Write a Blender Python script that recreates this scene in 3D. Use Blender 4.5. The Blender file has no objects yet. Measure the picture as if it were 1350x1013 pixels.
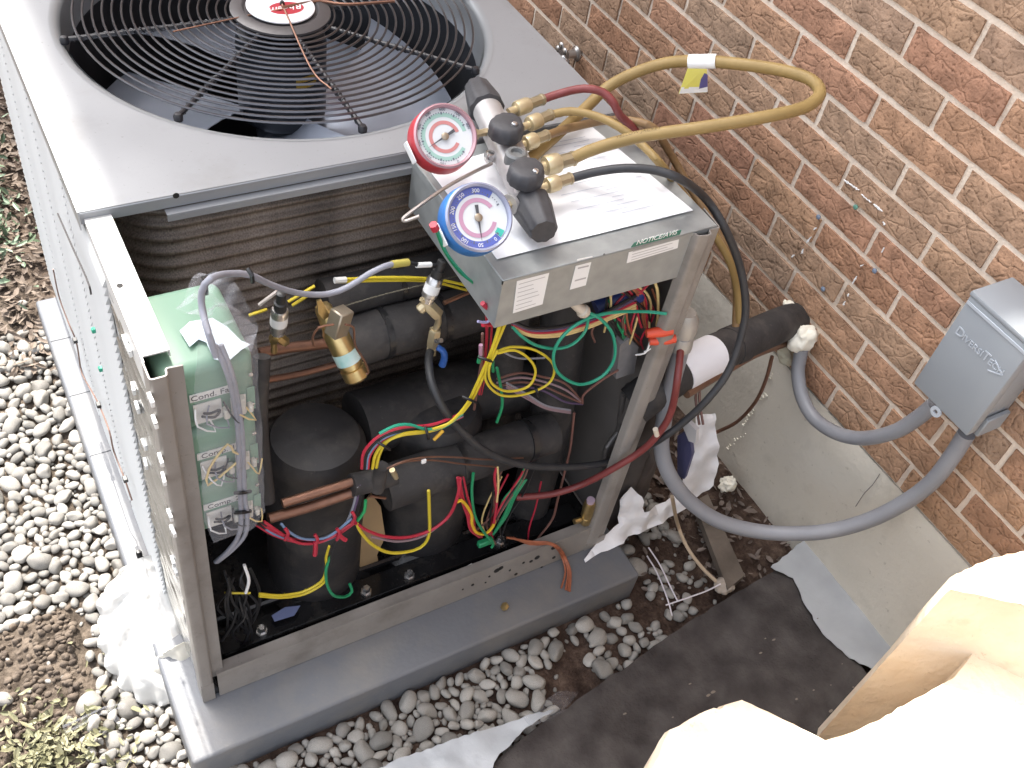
import bpy, bmesh, math, random
import numpy as np
from mathutils import Vector, Matrix, noise
from mathutils.geometry import delaunay_2d_cdt
random.seed(7); RNG = np.random.default_rng(7)
S = bpy.context.scene; COL = S.collection

# ------------------------------------------------------------------ camera
CF = 1335.0942; CT = np.array([-0.133576, -0.853410, 1.780853])
CR = np.array([[0.8672745, -0.4757486, 0.1466227], [-0.2662544, -0.6921306, -0.6708680], [0.4206465, 0.5427877, -0.7269374]])
cam = bpy.data.cameras.new('camera'); co = bpy.data.objects.new('camera', cam); COL.objects.link(co)
cam.sensor_fit = 'HORIZONTAL'; cam.sensor_width = 36; cam.lens = CF / 1350 * 36
cam.clip_start = 0.02; cam.clip_end = 400
M = Matrix(((*[float(CR[0][i]) for i in range(1)], 0, 0, 0),) * 4) if False else Matrix.Identity(4)
for i in range(3):
    M[i][0] = CR[0][i]; M[i][1] = -CR[1][i]; M[i][2] = -CR[2][i]; M[i][3] = CT[i]
co.matrix_world = M; S.camera = co

# ------------------------------------------------------------------ light
EL = math.radians(60); AZ = math.radians(1.0)           # the sun stands beyond the unit, along the wall
sd = Vector((math.sin(AZ) * math.cos(EL), math.cos(AZ) * math.cos(EL), math.sin(EL)))
W = bpy.data.worlds.new('World'); S.world = W; W.use_nodes = True
wn = W.node_tree.nodes; bg = wn['Background']; bg.inputs[1].default_value = 0.15
sky = wn.new('ShaderNodeTexSky'); sky.sky_type = 'NISHITA'; sky.sun_disc = False
sky.sun_elevation = EL; sky.sun_rotation = AZ; sky.air_density = 1.0; sky.dust_density = 5.0; sky.ozone_density = 1.0
hz = wn.new('ShaderNodeHueSaturation'); hz.inputs['Saturation'].default_value = 0.32      # thin high haze pales the sky
W.node_tree.links.new(sky.outputs[0], hz.inputs['Color']); W.node_tree.links.new(hz.outputs[0], bg.inputs[0])
sl = bpy.data.lights.new('sun', 'SUN'); sl.energy = 2.3; sl.angle = math.radians(0.5); sl.color = (1, 0.95, 0.87)
so = bpy.data.objects.new('sun', sl); COL.objects.link(so); so.location = (0, 6, 9)
so.rotation_euler = sd.to_track_quat('Z', 'Y').to_euler()
S.view_settings.view_transform = 'Standard'; S.view_settings.look = 'None'
S.view_settings.gamma = 1; S.view_settings.use_curve_mapping = False; S.view_settings.exposure = 2.1

# ------------------------------------------------------------------ helpers
def P(u, v, x=None, y=None, z=None):
    """the point of a world plane x=, y= or z= that a photograph pixel shows"""
    d = CR.T @ np.array([(u - 675) / CF, (v - 506.5) / CF, 1.0])
    i, val = (0, x) if x is not None else (1, y) if y is not None else (2, z)
    return Vector((CT + (val - CT[i]) / d[i] * d).tolist())

MATS = {}
def mat(name, col, rough=0.6, metal=0.0, col2=None, ns=20.0, bump=0.0, bs=60.0, spec=0.5, rnd=0.0, coat=0.0, trans=0.0, alpha=1.0, detail=4, sub=0.0, emit=None, w=0.5, dirt=None):
    if name in MATS: return MATS[name]
    m = bpy.data.materials.new(name); m.use_nodes = True; N = m.node_tree.nodes; L = m.node_tree.links
    b = N['Principled BSDF']; c4 = (*col, 1)
    b.inputs['Base Color'].default_value = c4; b.inputs['Roughness'].default_value = rough; b.inputs['Metallic'].default_value = metal
    b.inputs['Specular IOR Level'].default_value = spec; b.inputs['Coat Weight'].default_value = coat
    b.inputs['Transmission Weight'].default_value = trans; b.inputs['Alpha'].default_value = alpha
    if sub: b.inputs['Subsurface Weight'].default_value = sub; b.inputs['Subsurface Radius'].default_value = (0.01, 0.01, 0.01)
    tc = N.new('ShaderNodeTexCoord'); last = None
    if col2 is not None:
        n = N.new('ShaderNodeTexNoise'); n.inputs['Scale'].default_value = ns; n.inputs['Detail'].default_value = detail
        L.new(tc.outputs['Object'], n.inputs['Vector'])
        r = N.new('ShaderNodeValToRGB'); r.color_ramp.elements[0].position = 0.5 - w * 0.4; r.color_ramp.elements[1].position = 0.5 + w * 0.4
        r.color_ramp.elements[0].color = c4; r.color_ramp.elements[1].color = (*col2, 1)
        L.new(n.outputs['Fac'], r.inputs['Fac']); last = r.outputs['Color']
        rr = N.new('ShaderNodeMapRange'); rr.inputs['To Min'].default_value = max(0.03, rough - 0.1); rr.inputs['To Max'].default_value = min(1, rough + 0.1)
        L.new(n.outputs['Fac'], rr.inputs['Value']); L.new(rr.outputs[0], b.inputs['Roughness'])
    if dirt:                                                     # grime: (colour, scale, coverage, fine speckle scale)
        dc, dsc, cov, fsc = dirt
        for sc_, lo, hi, k_ in ((dsc, 0.60 - cov, 0.82 - cov * .6, .75), (fsc, 0.63, 0.70, .6)):
            n5 = N.new('ShaderNodeTexNoise'); n5.inputs['Scale'].default_value = sc_; n5.inputs['Detail'].default_value = 7; n5.inputs['Roughness'].default_value = .65; L.new(tc.outputs['Object'], n5.inputs['Vector'])
            r5 = N.new('ShaderNodeMapRange'); r5.inputs['From Min'].default_value = lo; r5.inputs['From Max'].default_value = hi; r5.inputs['To Max'].default_value = k_; L.new(n5.outputs['Fac'], r5.inputs['Value'])
            m5 = N.new('ShaderNodeMix'); m5.data_type = 'RGBA'; L.new(r5.outputs[0], m5.inputs[0]); m5.inputs[7].default_value = (*dc, 1)
            if last: L.new(last, m5.inputs[6])
            else: m5.inputs[6].default_value = c4
            last = m5.outputs[2]
    if rnd:
        oi = N.new('ShaderNodeObjectInfo'); hs = N.new('ShaderNodeHueSaturation')
        mr = N.new('ShaderNodeMapRange'); mr.inputs['To Min'].default_value = 1 - rnd; mr.inputs['To Max'].default_value = 1 + rnd
        L.new(oi.outputs['Random'], mr.inputs['Value']); L.new(mr.outputs[0], hs.inputs['Value'])
        if last: L.new(last, hs.inputs['Color'])
        else: hs.inputs['Color'].default_value = c4
        last = hs.outputs['Color']
    if last: L.new(last, b.inputs['Base Color'])
    if bump:
        n2 = N.new('ShaderNodeTexNoise'); n2.inputs['Scale'].default_value = bs; n2.inputs['Detail'].default_value = 6
        L.new(tc.outputs['Object'], n2.inputs['Vector'])
        bp = N.new('ShaderNodeBump'); bp.inputs['Strength'].default_value = bump; bp.inputs['Distance'].default_value = 0.01
        L.new(n2.outputs['Fac'], bp.inputs['Height']); L.new(bp.outputs[0], b.inputs['Normal'])
    MATS[name] = m; return m

class G:
    """collects geometry, then links it as ONE mesh object"""
    def __init__(s): s.v = []; s.f = []; s.m = []
    def add(s, vf, m=0):
        v, f = vf; o = len(s.v); s.v += [tuple(p) for p in v]; s.f += [tuple(i + o for i in q) for q in f]; s.m += [m] * len(f); return s
    def mesh(s, name, mats, smooth=40):
        me = bpy.data.meshes.new(name); me.from_pydata(s.v, [], s.f); me.update()
        for k in (mats if isinstance(mats, (list, tuple)) else [mats]): me.materials.append(k)
        me.polygons.foreach_set('material_index', s.m)
        if smooth is not None:
            me.polygons.foreach_set('use_smooth', [True] * len(s.f)); me.set_sharp_from_angle(angle=math.radians(smooth))
        return me
    def link(s, name, mats, parent=None, smooth=40, label=None):
        return put(name, s.mesh(name, mats, smooth), parent, label)

def put(name, me, parent=None, label=None):
    o = bpy.data.objects.new(name, me); COL.objects.link(o)
    if parent is not None:
        o.parent = parent
        w = Vector((0, 0, 0)); q = parent
        while q is not None: w += q.location; q = q.parent
        o.location = -w
    if label: o['label'] = label
    return o

def thing(name, label, cat, loc=(0, 0, 0), group=None):
    o = bpy.data.objects.new(name, None); COL.objects.link(o); o.location = loc; o.empty_display_size = 0.05
    return tag(o, label, cat, group)
def tag(o, label, cat, group=None):
    o['label'] = label; o['category'] = cat
    if group: o['group'] = group
    return o

def box(x0, x1, y0, y1, z0, z1, bev=0.0, Mx=None, seg=1):
    bm = bmesh.new(); bmesh.ops.create_cube(bm, size=1)
    for v in bm.verts: v.co = Vector(((x0 + x1) / 2 + v.co.x * (x1 - x0), (y0 + y1) / 2 + v.co.y * (y1 - y0), (z0 + z1) / 2 + v.co.z * (z1 - z0)))
    if bev: bmesh.ops.bevel(bm, geom=bm.edges[:], offset=bev, segments=seg, affect='EDGES', profile=0.5)
    if Mx is not None: bmesh.ops.transform(bm, matrix=Mx, verts=bm.verts)
    bm.verts.index_update(); r = ([v.co[:] for v in bm.verts], [[v.index for v in f.verts] for f in bm.faces]); bm.free(); return r

def spline(pts, step):
    pts = [Vector(p) for p in pts]
    if len(pts) == 2:
        n = max(1, int((pts[1] - pts[0]).length / step)); return [pts[0].lerp(pts[1], i / n) for i in range(n + 1)]
    out = []; q = [pts[0] * 2 - pts[1]] + pts + [pts[-1] * 2 - pts[-2]]
    for i in range(1, len(q) - 2):
        a, b, c, d = q[i - 1:i + 3]; n = max(2, int((c - b).length / step))
        for k in range(n):
            t = k / n; t2 = t * t; t3 = t2 * t
            out.append(0.5 * ((2 * b) + (c - a) * t + (2 * a - 5 * b + 4 * c - d) * t2 + (3 * b - a - 3 * c + d) * t3))
    out.append(pts[-1]); return out

def frames(c, up=None):
    T = []
    for i in range(len(c)):
        t = (c[min(i + 1, len(c) - 1)] - c[max(i - 1, 0)]); T.append(t.normalized() if t.length > 1e-9 else Vector((1, 0, 0)))
    a = up or (Vector((0, 0, 1)) if abs(T[0].z) < 0.9 else Vector((0, 1, 0)))
    n = (a - T[0] * a.dot(T[0])).normalized(); out = []
    for t in T:
        n = (n - t * n.dot(t)).normalized(); out.append((t, n, t.cross(n)))
    return out

def tube(pts, r, n=8, step=0.012, smoothpath=True, closed=False):
    c = spline(pts, step) if smoothpath else [Vector(p) for p in pts]
    fr = frames(c); v = []; f = []
    rr = r if isinstance(r, (list, tuple)) else None
    for i, (p, (t, a, b)) in enumerate(zip(c, fr)):
        ri = r if rr is None else rr[0] + (rr[1] - rr[0]) * i / max(1, len(c) - 1)
        for k in range(n):
            g = 2 * math.pi * k / n; v.append(p + a * math.cos(g) * ri + b * math.sin(g) * ri)
    for i in range(len(c) - 1):
        for k in range(n): f.append((i * n + k, i * n + (k + 1) % n, (i + 1) * n + (k + 1) % n, (i + 1) * n + k))
    f.append(tuple(range(n - 1, -1, -1))); f.append(tuple((len(c) - 1) * n + k for k in range(n)))
    return v, f

def basis(axis, ref=None):
    a = Vector(axis).normalized(); r = Vector(ref) if ref is not None else (Vector((0, 0, 1)) if abs(a.z) < 0.95 else Vector((1, 0, 0)))
    u = (r - a * r.dot(a)).normalized(); return u, a.cross(u), a

def lathe(prof, o, axis=(0, 0, 1), n=32, caps=True, ref=None):
    u, w, a = basis(axis, ref); o = Vector(o); v = []; f = []
    for r, h in prof:
        for k in range(n):
            g = 2 * math.pi * k / n; v.append(o + a * h + (u * math.cos(g) + w * math.sin(g)) * r)
    for i in range(len(prof) - 1):
        for k in range(n): f.append((i * n + k, i * n + (k + 1) % n, (i + 1) * n + (k + 1) % n, (i + 1) * n + k))
    if caps:
        if prof[0][0] > 1e-6: f.append(tuple(range(n - 1, -1, -1)))
        if prof[-1][0] > 1e-6: f.append(tuple((len(prof) - 1) * n + k for k in range(n)))
    return v, f

def annulus(r0, r1, o, axis, h0=0.0, t=0.0006, a0=0, a1=360, n=48, ref=None):
    u, w, a = basis(axis, ref); o = Vector(o); v = []; f = []
    for i in range(n + 1):
        g = math.radians(a0 + (a1 - a0) * i / n); d = u * math.cos(g) + w * math.sin(g)
        v += [o + d * r0 + a * h0, o + d * r1 + a * h0, o + d * r1 + a * (h0 + t), o + d * r0 + a * (h0 + t)]
    for i in range(n):
        b = i * 4
        for k in range(4): f.append((b + k, b + (k + 1) % 4, b + 4 + (k + 1) % 4, b + 4 + k))
    return v, f

def prism(poly, vec):
    """closed polygon of 3-D points pushed along vec"""
    n = len(poly); vec = Vector(vec); v = [Vector(p) for p in poly] + [Vector(p) + vec for p in poly]
    f = [tuple(range(n - 1, -1, -1)), tuple(range(n, 2 * n))] + [(i, (i + 1) % n, n + (i + 1) % n, n + i) for i in range(n)]
    return v, f

def sweep(prof, path, ref):
    """open or closed 2-D profile (a,b) kept perpendicular to a straight path"""
    p0, p1 = Vector(path[0]), Vector(path[1]); u, w, a = basis(p1 - p0, ref); n = len(prof)
    v = [p0 + u * x + w * y for x, y in prof] + [p1 + u * x + w * y for x, y in prof]
    f = [(i, (i + 1) % n, n + (i + 1) % n, n + i) for i in range(n)] + [tuple(range(n - 1, -1, -1)), tuple(range(n, 2 * n))]
    return v, f

def patch(poly, o, ux, uy, cell, relief, thick=0.001, jitter=0.0):
    """a sheet with outline poly (2-D) in the frame o, ux, uy; relief(a,b) lifts it along the normal"""
    ux = Vector(ux).normalized(); uy = Vector(uy); uy = (uy - ux * uy.dot(ux)).normalized(); nz = ux.cross(uy); o = Vector(o)
    pts = []; n = len(poly)
    ring = []
    for i in range(n):
        a = Vector(poly[i]); b = Vector(poly[(i + 1) % n]); k = max(1, int((b - a).length / cell))
        for j in range(k):
            p = a.lerp(b, j / k)
            if jitter and j: p = p + Vector((random.uniform(-1, 1), random.uniform(-1, 1))) * jitter
            ring.append(p)
    nr = len(ring); pts = list(ring)
    xs = [p[0] for p in ring]; ys = [p[1] for p in ring]
    def inside(p):
        c = False; j = nr - 1
        for i in range(nr):
            if (ring[i][1] > p[1]) != (ring[j][1] > p[1]) and p[0] < (ring[j][0] - ring[i][0]) * (p[1] - ring[i][1]) / (ring[j][1] - ring[i][1]) + ring[i][0]: c = not c
            j = i
        return c
    y = min(ys)
    row = 0
    while y < max(ys):
        x = min(xs) + (cell / 2 if row % 2 else 0)
        while x < max(xs):
            p = Vector((x, y)); 
            if inside(p): pts.append(p)
            x += cell
        y += cell * 0.87; row += 1
    r = delaunay_2d_cdt(pts, [], [list(range(nr))], 1, 1e-5)
    vs, fs = r[0], r[2]; N = len(vs)
    top = [o + ux * p[0] + uy * p[1] + nz * relief(p[0], p[1]) for p in vs]
    v = top + [p - nz * thick for p in top]; f = [tuple(q) for q in fs] + [tuple(N + i for i in reversed(q)) for q in fs]
    from collections import Counter
    ec = {}
    for q in fs:
        for i in range(len(q)):
            e = (q[i], q[(i + 1) % len(q)]); k = (min(e), max(e)); ec.setdefault(k, []).append(e)
    for k, l in ec.items():
        if len(l) == 1: a, b = l[0]; f.append((a, N + a, N + b, b))
    return v, f

def nz3(x, y, z, s, seed=0): return noise.noise(Vector((x * s + seed * 13.7, y * s - seed * 7.1, z * s + seed * 3.3)))
def fbm(x, y, s, seed=0, oct=3):
    return sum(noise.noise(Vector((x * s * 2 ** k + seed * 11.3, y * s * 2 ** k, seed * 5.5 + k))) / 2 ** k for k in range(oct))

def text_geo(txt, size, o, ux, uy, depth=0.0004, align='CENTER', warp=None, shear=0.0, space=1.0):
    cu = bpy.data.curves.new('lettering', 'FONT'); cu.body = txt; cu.size = size; cu.align_x = align; cu.align_y = 'CENTER'
    cu.extrude = depth; cu.resolution_u = 3; cu.shear = shear; cu.space_character = space
    ob = bpy.data.objects.new('lettering', cu); COL.objects.link(ob)
    dg = bpy.context.evaluated_depsgraph_get(); me = bpy.data.meshes.new_from_object(ob.evaluated_get(dg))
    ux = Vector(ux).normalized(); uy = Vector(uy); uy = (uy - ux * uy.dot(ux)).normalized(); n = ux.cross(uy); o = Vector(o)
    v = [(warp(p.co) if warp else o + ux * p.co.x + uy * p.co.y + n * p.co.z) for p in me.vertices]
    f = [tuple(p.vertices) for p in me.polygons]
    bpy.data.objects.remove(ob); bpy.data.curves.remove(cu); bpy.data.meshes.remove(me)
    return v, f

def bars(rows, o, ux, uy, off=0.0005):
    """printed lines: (a0, a1, b, height) little bars on a surface"""
    g = ([], []); ux = Vector(ux).normalized(); uy = Vector(uy); uy = (uy - ux * uy.dot(ux)).normalized(); n = ux.cross(uy); o = Vector(o)
    for a0, a1, b, h in rows:
        k = len(g[0]); g[0].extend([o + ux * a0 + uy * (b - h / 2) + n * off, o + ux * a1 + uy * (b - h / 2) + n * off, o + ux * a1 + uy * (b + h / 2) + n * off, o + ux * a0 + uy * (b + h / 2) + n * off]); g[1].append((k, k + 1, k + 2, k + 3))
    return g

# ------------------------------------------------------------------ materials
paint = mat('grey_paint', (0.245, 0.252, 0.265), 0.36, 0.2, (0.28, 0.287, 0.298), 5, 0.03, 9, w=0.9, dirt=((.17, .165, .155), 3.5, .10, 160))
post_m = mat('bounce_warmed_paint', (0.235, 0.214, 0.195), 0.45, 0.1, (0.28, 0.258, 0.236), 14, 0.04, 40, dirt=((.12, .105, .09), 9, .10, 190))  # the unit's grey paint with warm bounce light tinted into the colour
galv = mat('galvanised_steel', (0.42, 0.45, 0.47), 0.38, 0.75, (0.56, 0.58, 0.60), 45, 0.02, 30)
louv_m = mat('lit_louvre_paint', (0.47, 0.485, 0.49), 0.42, 0.05, (0.53, 0.545, 0.55), 6)  # same grey paint as the lid, lightened for bounce light on this side
inner_m = mat('inner_panel', (0.085, 0.075, 0.07), 0.6, 0.2, (0.13, 0.115, 0.105), 12)
pad_m = mat('plastic_pad', (0.106, 0.112, 0.125), 0.42, 0, (0.138, 0.143, 0.155), 7, 0.06, 120, w=0.9, dirt=((.19, .175, .155), 5, .12, 110))
insul = mat('black_foam_insulation', (0.020, 0.0185, 0.019), 0.72, 0, (0.034, 0.031, 0.031), 18, 0.15, 70, dirt=((.095, .083, .074), 13, .10, 150))
blackgloss = mat('black_gloss_paint', (0.008, 0.008, 0.009), 0.18, 0, (0.014, 0.014, 0.015), 25, 0.05, 30, dirt=((.07, .06, .05), 14, .06, 160))
blackpl = mat('black_plastic', (0.018, 0.018, 0.019), 0.45, 0, (0.032, 0.031, 0.031), 60)
knob_m = mat('dark_grey_knob', (0.040, 0.040, 0.045), 0.6, 0, (0.058, 0.057, 0.061), 90, 0.05, 200)
wirem = mat('grille_wire', (0.12, 0.118, 0.127), 0.28, 0.85); spokem = mat('spoke_black', (0.014, 0.014, 0.018), 0.4)
motor_m = mat('motor_black', (0.014, 0.017, 0.024), 0.42, 0.1, (0.022, 0.026, 0.034), 30)
blade_m = mat('fan_blade_metal', (0.31, 0.35, 0.43), 0.34, 0.6, (0.44, 0.48, 0.57), 5)
fin_m = None
copper = mat('copper', (0.27, 0.145, 0.10), 0.45, 0.75, (0.19, 0.105, 0.075), 40)
brass = mat('brass', (0.62, 0.47, 0.22), 0.32, 0.9, (0.48, 0.35, 0.16), 60)
palebrass = mat('pale_brass', (0.60, 0.52, 0.35), 0.45, 0.75, (0.56, 0.46, 0.28), 70)
chrome = mat('bright_steel', (0.62, 0.61, 0.60), 0.28, 0.9, (0.52, 0.51, 0.50), 50)
alum = mat('manifold_aluminium', (0.40, 0.385, 0.385), 0.42, 0.5, (0.47, 0.455, 0.45), 40)
white = mat('white_label', (0.80, 0.80, 0.79), 0.6)
paper_m = mat('paper', (0.84, 0.85, 0.86), 0.8, 0, (0.80, 0.81, 0.83), 6)
ink = mat('ink', (0.06, 0.06, 0.07), 0.7)
paleink = mat('pale_print', (0.55, 0.57, 0.62), 0.8)
redm = mat('red_rubber', (0.42, 0.03, 0.045), 0.45, 0, (0.5, 0.05, 0.06), 30)
bluem = mat('blue_rubber', (0.03, 0.14, 0.42), 0.45, 0, (0.04, 0.19, 0.5), 30)
dialw = mat('dial_white', (0.60, 0.62, 0.63), 0.5)
dialg = mat('dial_green', (0.30, 0.47, 0.41), 0.5)
dialr = mat('dial_red', (0.50, 0.20, 0.19), 0.5)
dialp = mat('dial_pink', (0.46, 0.25, 0.35), 0.5)
dialb = mat('dial_blue', (0.10, 0.13, 0.42), 0.5)
lens_m = mat('bezel_clear', (0.50, 0.51, 0.56), 0.25, 0.2)
wy = mat('wire_yellow', (0.60, 0.47, 0.03), 0.4); wg = mat('wire_green', (0.015, 0.24, 0.10), 0.4); wt = mat('wire_teal', (0.02, 0.30, 0.19), 0.4)
wr = mat('wire_red', (0.42, 0.02, 0.045), 0.42); wb = mat('wire_black', (0.012, 0.012, 0.014), 0.45); wbl = mat('wire_blue', (0.16, 0.24, 0.38), 0.45)
wbr = mat('wire_brown', (0.16, 0.075, 0.06), 0.5); wbe = mat('wire_beige', (0.66, 0.50, 0.22), 0.5); wgr = mat('cable_grey', (0.25, 0.255, 0.295), 0.5); wpu = mat('wire_purple', (0.09, 0.06, 0.12), 0.5)
wor = mat('wire_orange', (0.36, 0.11, 0.05), 0.55, 0, (0.25, 0.08, 0.04), 80); wpi = mat('wire_mauve', (0.26, 0.18, 0.2), 0.5)
hy = mat('yellow_hose_rubber', (0.29, 0.195, 0.068), 0.55, 0, (0.24, 0.16, 0.055), 30, 0.04, 120)
hb = mat('olive_hose_rubber', (0.17, 0.10, 0.045), 0.55, 0, (0.23, 0.14, 0.06), 40)
hr = mat('red_hose_rubber', (0.145, 0.026, 0.025), 0.48, 0, (0.20, 0.042, 0.04), 30)
hk = mat('black_hose_rubber', (0.022, 0.023, 0.026), 0.55, 0, (0.035, 0.035, 0.038), 40)
conduit_m = mat('grey_pvc', (0.205, 0.208, 0.225), 0.45, 0, (0.24, 0.243, 0.26), 12, 0.03, 150)
pvcbox = mat('grey_pvc_box', (0.245, 0.265, 0.288), 0.55, 0, (0.265, 0.285, 0.305), 9, 0.02, 200)
foam_m = mat('cream_foam', (0.74, 0.70, 0.58), 0.75, 0, (0.80, 0.77, 0.68), 30, 0.2, 60)
green_box = mat('green_enclosure', (0.165, 0.285, 0.205), 0.45, 0, (0.195, 0.32, 0.235), 5)
card = mat('brown_card', (0.28, 0.19, 0.10), 0.8, 0, (0.34, 0.23, 0.12), 20)
debris_m = mat('white_wrap', (0.72, 0.70, 0.70), 0.7, 0, (0.80, 0.79, 0.80), 25, 0.15, 40)

def film_material(name, col, opacity, rough):
    m = bpy.data.materials.new(name); m.use_nodes = True; N = m.node_tree.nodes; L = m.node_tree.links
    b = N['Principled BSDF']; b.inputs['Base Color'].default_value = (*col, 1); b.inputs['Roughness'].default_value = rough
    tr = N.new('ShaderNodeBsdfTransparent'); mx = N.new('ShaderNodeMixShader'); fr = N.new('ShaderNodeLayerWeight'); fr.inputs[0].default_value = 0.35
    tc = N.new('ShaderNodeTexCoord'); n = N.new('ShaderNodeTexNoise'); n.inputs['Scale'].default_value = 38; n.inputs['Detail'].default_value = 6
    L.new(tc.outputs['Object'], n.inputs['Vector']); bp = N.new('ShaderNodeBump'); bp.inputs['Strength'].default_value = 0.5; bp.inputs['Distance'].default_value = 0.01
    L.new(n.outputs[0], bp.inputs['Height']); L.new(bp.outputs[0], b.inputs['Normal'])
    ma = N.new('ShaderNodeMath'); ma.operation = 'MULTIPLY_ADD'; ma.inputs[1].default_value = 0.32; ma.inputs[2].default_value = opacity; ma.use_clamp = True
    L.new(fr.outputs['Facing'], ma.inputs[0]); L.new(ma.outputs[0], mx.inputs[0]); L.new(tr.outputs[0], mx.inputs[1]); L.new(b.outputs[0], mx.inputs[2])
    L.new(mx.outputs[0], N['Material Output'].inputs[0]); MATS[name] = m; return m
film = film_material('clear_film', (0.50, 0.51, 0.55), 0.02, 0.10)
bag_m = mat('milky_plastic', (0.60, 0.59, 0.565), 0.42, 0, (0.52, 0.505, 0.475), 18, 0.15, 26, sub=0.4)
sheet_m = mat('white_poly_sheet', (0.27, 0.285, 0.305), 0.4, 0, (0.40, 0.415, 0.435), 12, 0.2, 30, w=0.9)

def fin_material():
    m = bpy.data.materials.new('coil_fins'); m.use_nodes = True; N = m.node_tree.nodes; L = m.node_tree.links; b = N['Principled BSDF']
    b.inputs['Roughness'].default_value = 0.5; b.inputs['Metallic'].default_value = 0.35
    tc = N.new('ShaderNodeTexCoord'); mp = N.new('ShaderNodeMapping'); mp.inputs['Scale'].default_value = (420, 420, 6); L.new(tc.outputs['Object'], mp.inputs[0])
    n = N.new('ShaderNodeTexNoise'); n.inputs['Scale'].default_value = 1; n.inputs['Detail'].default_value = 3; L.new(mp.outputs[0], n.inputs['Vector'])
    n2 = N.new('ShaderNodeTexNoise'); n2.inputs['Scale'].default_value = 14; n2.inputs['Detail'].default_value = 5; L.new(tc.outputs['Object'], n2.inputs['Vector'])
    mu = N.new('ShaderNodeMath'); mu.operation = 'MULTIPLY'; L.new(n.outputs[0], mu.inputs[0]); L.new(n2.outputs[0], mu.inputs[1])
    r = N.new('ShaderNodeValToRGB'); r.color_ramp.elements[0].position = 0.10; r.color_ramp.elements[1].position = 0.48
    r.color_ramp.elements[0].color = (0.045, 0.035, 0.029, 1); r.color_ramp.elements[1].color = (0.27, 0.218, 0.18, 1)
    L.new(mu.outputs[0], r.inputs[0]); L.new(r.outputs[0], b.inputs['Base Color']); return m
fin_m = fin_material()

# ------------------------------------------------------------------ GROUND
ZG = -0.088
def gh(x, y):
    h = ZG + 0.010 * fbm(x, y, 3, 1) + 0.004 * fbm(x, y, 22, 2)
    if x > 0.92: h -= 0.010
    if y > 0.95 or (x < -0.17 and -0.2 < y < 0.33): h += 0.012 + 0.010 * fbm(x, y, 13, 4)
    return h
def soil_material():
    m = bpy.data.materials.new('soil'); m.use_nodes = True; N = m.node_tree.nodes; L = m.node_tree.links; b = N['Principled BSDF']; b.inputs['Roughness'].default_value = 0.95; b.inputs['Specular IOR Level'].default_value = 0.2
    tc = N.new('ShaderNodeTexCoord'); n = N.new('ShaderNodeTexNoise'); n.inputs['Scale'].default_value = 26; n.inputs['Detail'].default_value = 8; n.inputs['Roughness'].default_value = 0.7; L.new(tc.outputs['Object'], n.inputs['Vector'])
    r = N.new('ShaderNodeValToRGB'); e = r.color_ramp.elements; e[0].position = 0.33; e[0].color = (0.022, 0.013, 0.010, 1); e[1].position = 0.72; e[1].color = (0.15, 0.105, 0.08, 1)
    k = e.new(0.52); k.color = (0.062, 0.040, 0.030, 1); L.new(n.outputs[0], r.inputs[0])
    sx = N.new('ShaderNodeSeparateXYZ'); L.new(tc.outputs['Object'], sx.inputs[0]); mr = N.new('ShaderNodeMapRange'); mr.inputs['From Min'].default_value = 0.1; mr.inputs['From Max'].default_value = -0.1
    L.new(sx.outputs[0], mr.inputs[0]); mx = N.new('ShaderNodeMix'); mx.data_type = 'RGBA'; L.new(mr.outputs[0], mx.inputs[0]); L.new(r.outputs[0], mx.inputs[6])
    r2 = N.new('ShaderNodeValToRGB'); e = r2.color_ramp.elements; e[0].position = 0.36; e[0].color = (0.032, 0.024, 0.018, 1); e[1].position = 0.68; e[1].color = (0.17, 0.135, 0.105, 1); L.new(n.outputs[0], r2.inputs[0]); L.new(r2.outputs[0], mx.inputs[7])  # paler ramp: sunlight on the left ground mixed into the soil colour
    L.new(mx.outputs[2], b.inputs['Base Color'])
    n2 = N.new('ShaderNodeTexNoise'); n2.inputs['Scale'].default_value = 90; n2.inputs['Detail'].default_value = 8; L.new(tc.outputs['Object'], n2.inputs['Vector'])
    bp = N.new('ShaderNodeBump'); bp.inputs['Strength'].default_value = 0.8; bp.inputs['Distance'].default_value = 0.012; L.new(n2.outputs[0], bp.inputs['Height']); L.new(bp.outputs[0], b.inputs['Normal'])
    return m
soil = soil_material()
g = G(); nx, ny = 150, 210; X0, X1, Y0, Y1 = -1.4, 1.6, -1.2, 3.0
xs = [X0 + (X1 - X0) * i / nx for i in range(nx + 1)]; ys = [Y0 + (Y1 - Y0) * j / ny for j in range(ny + 1)]
xs = [-60, -12, -3] + xs + [1.9]; ys = [-60, -12, -3] + ys + [4, 12, 60]
vv = [(x, y, gh(x, y) if (X0 <= x <= X1 and Y0 <= y <= Y1) else ZG) for y in ys for x in xs]; w_ = len(xs)
g.add((vv, [(j * w_ + i, j * w_ + i + 1, (j + 1) * w_ + i + 1, (j + 1) * w_ + i) for j in range(len(ys) - 1) for i in range(w_ - 1)]))
ground = g.link('ground', soil, None, None); ground['kind'] = 'structure'

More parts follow.
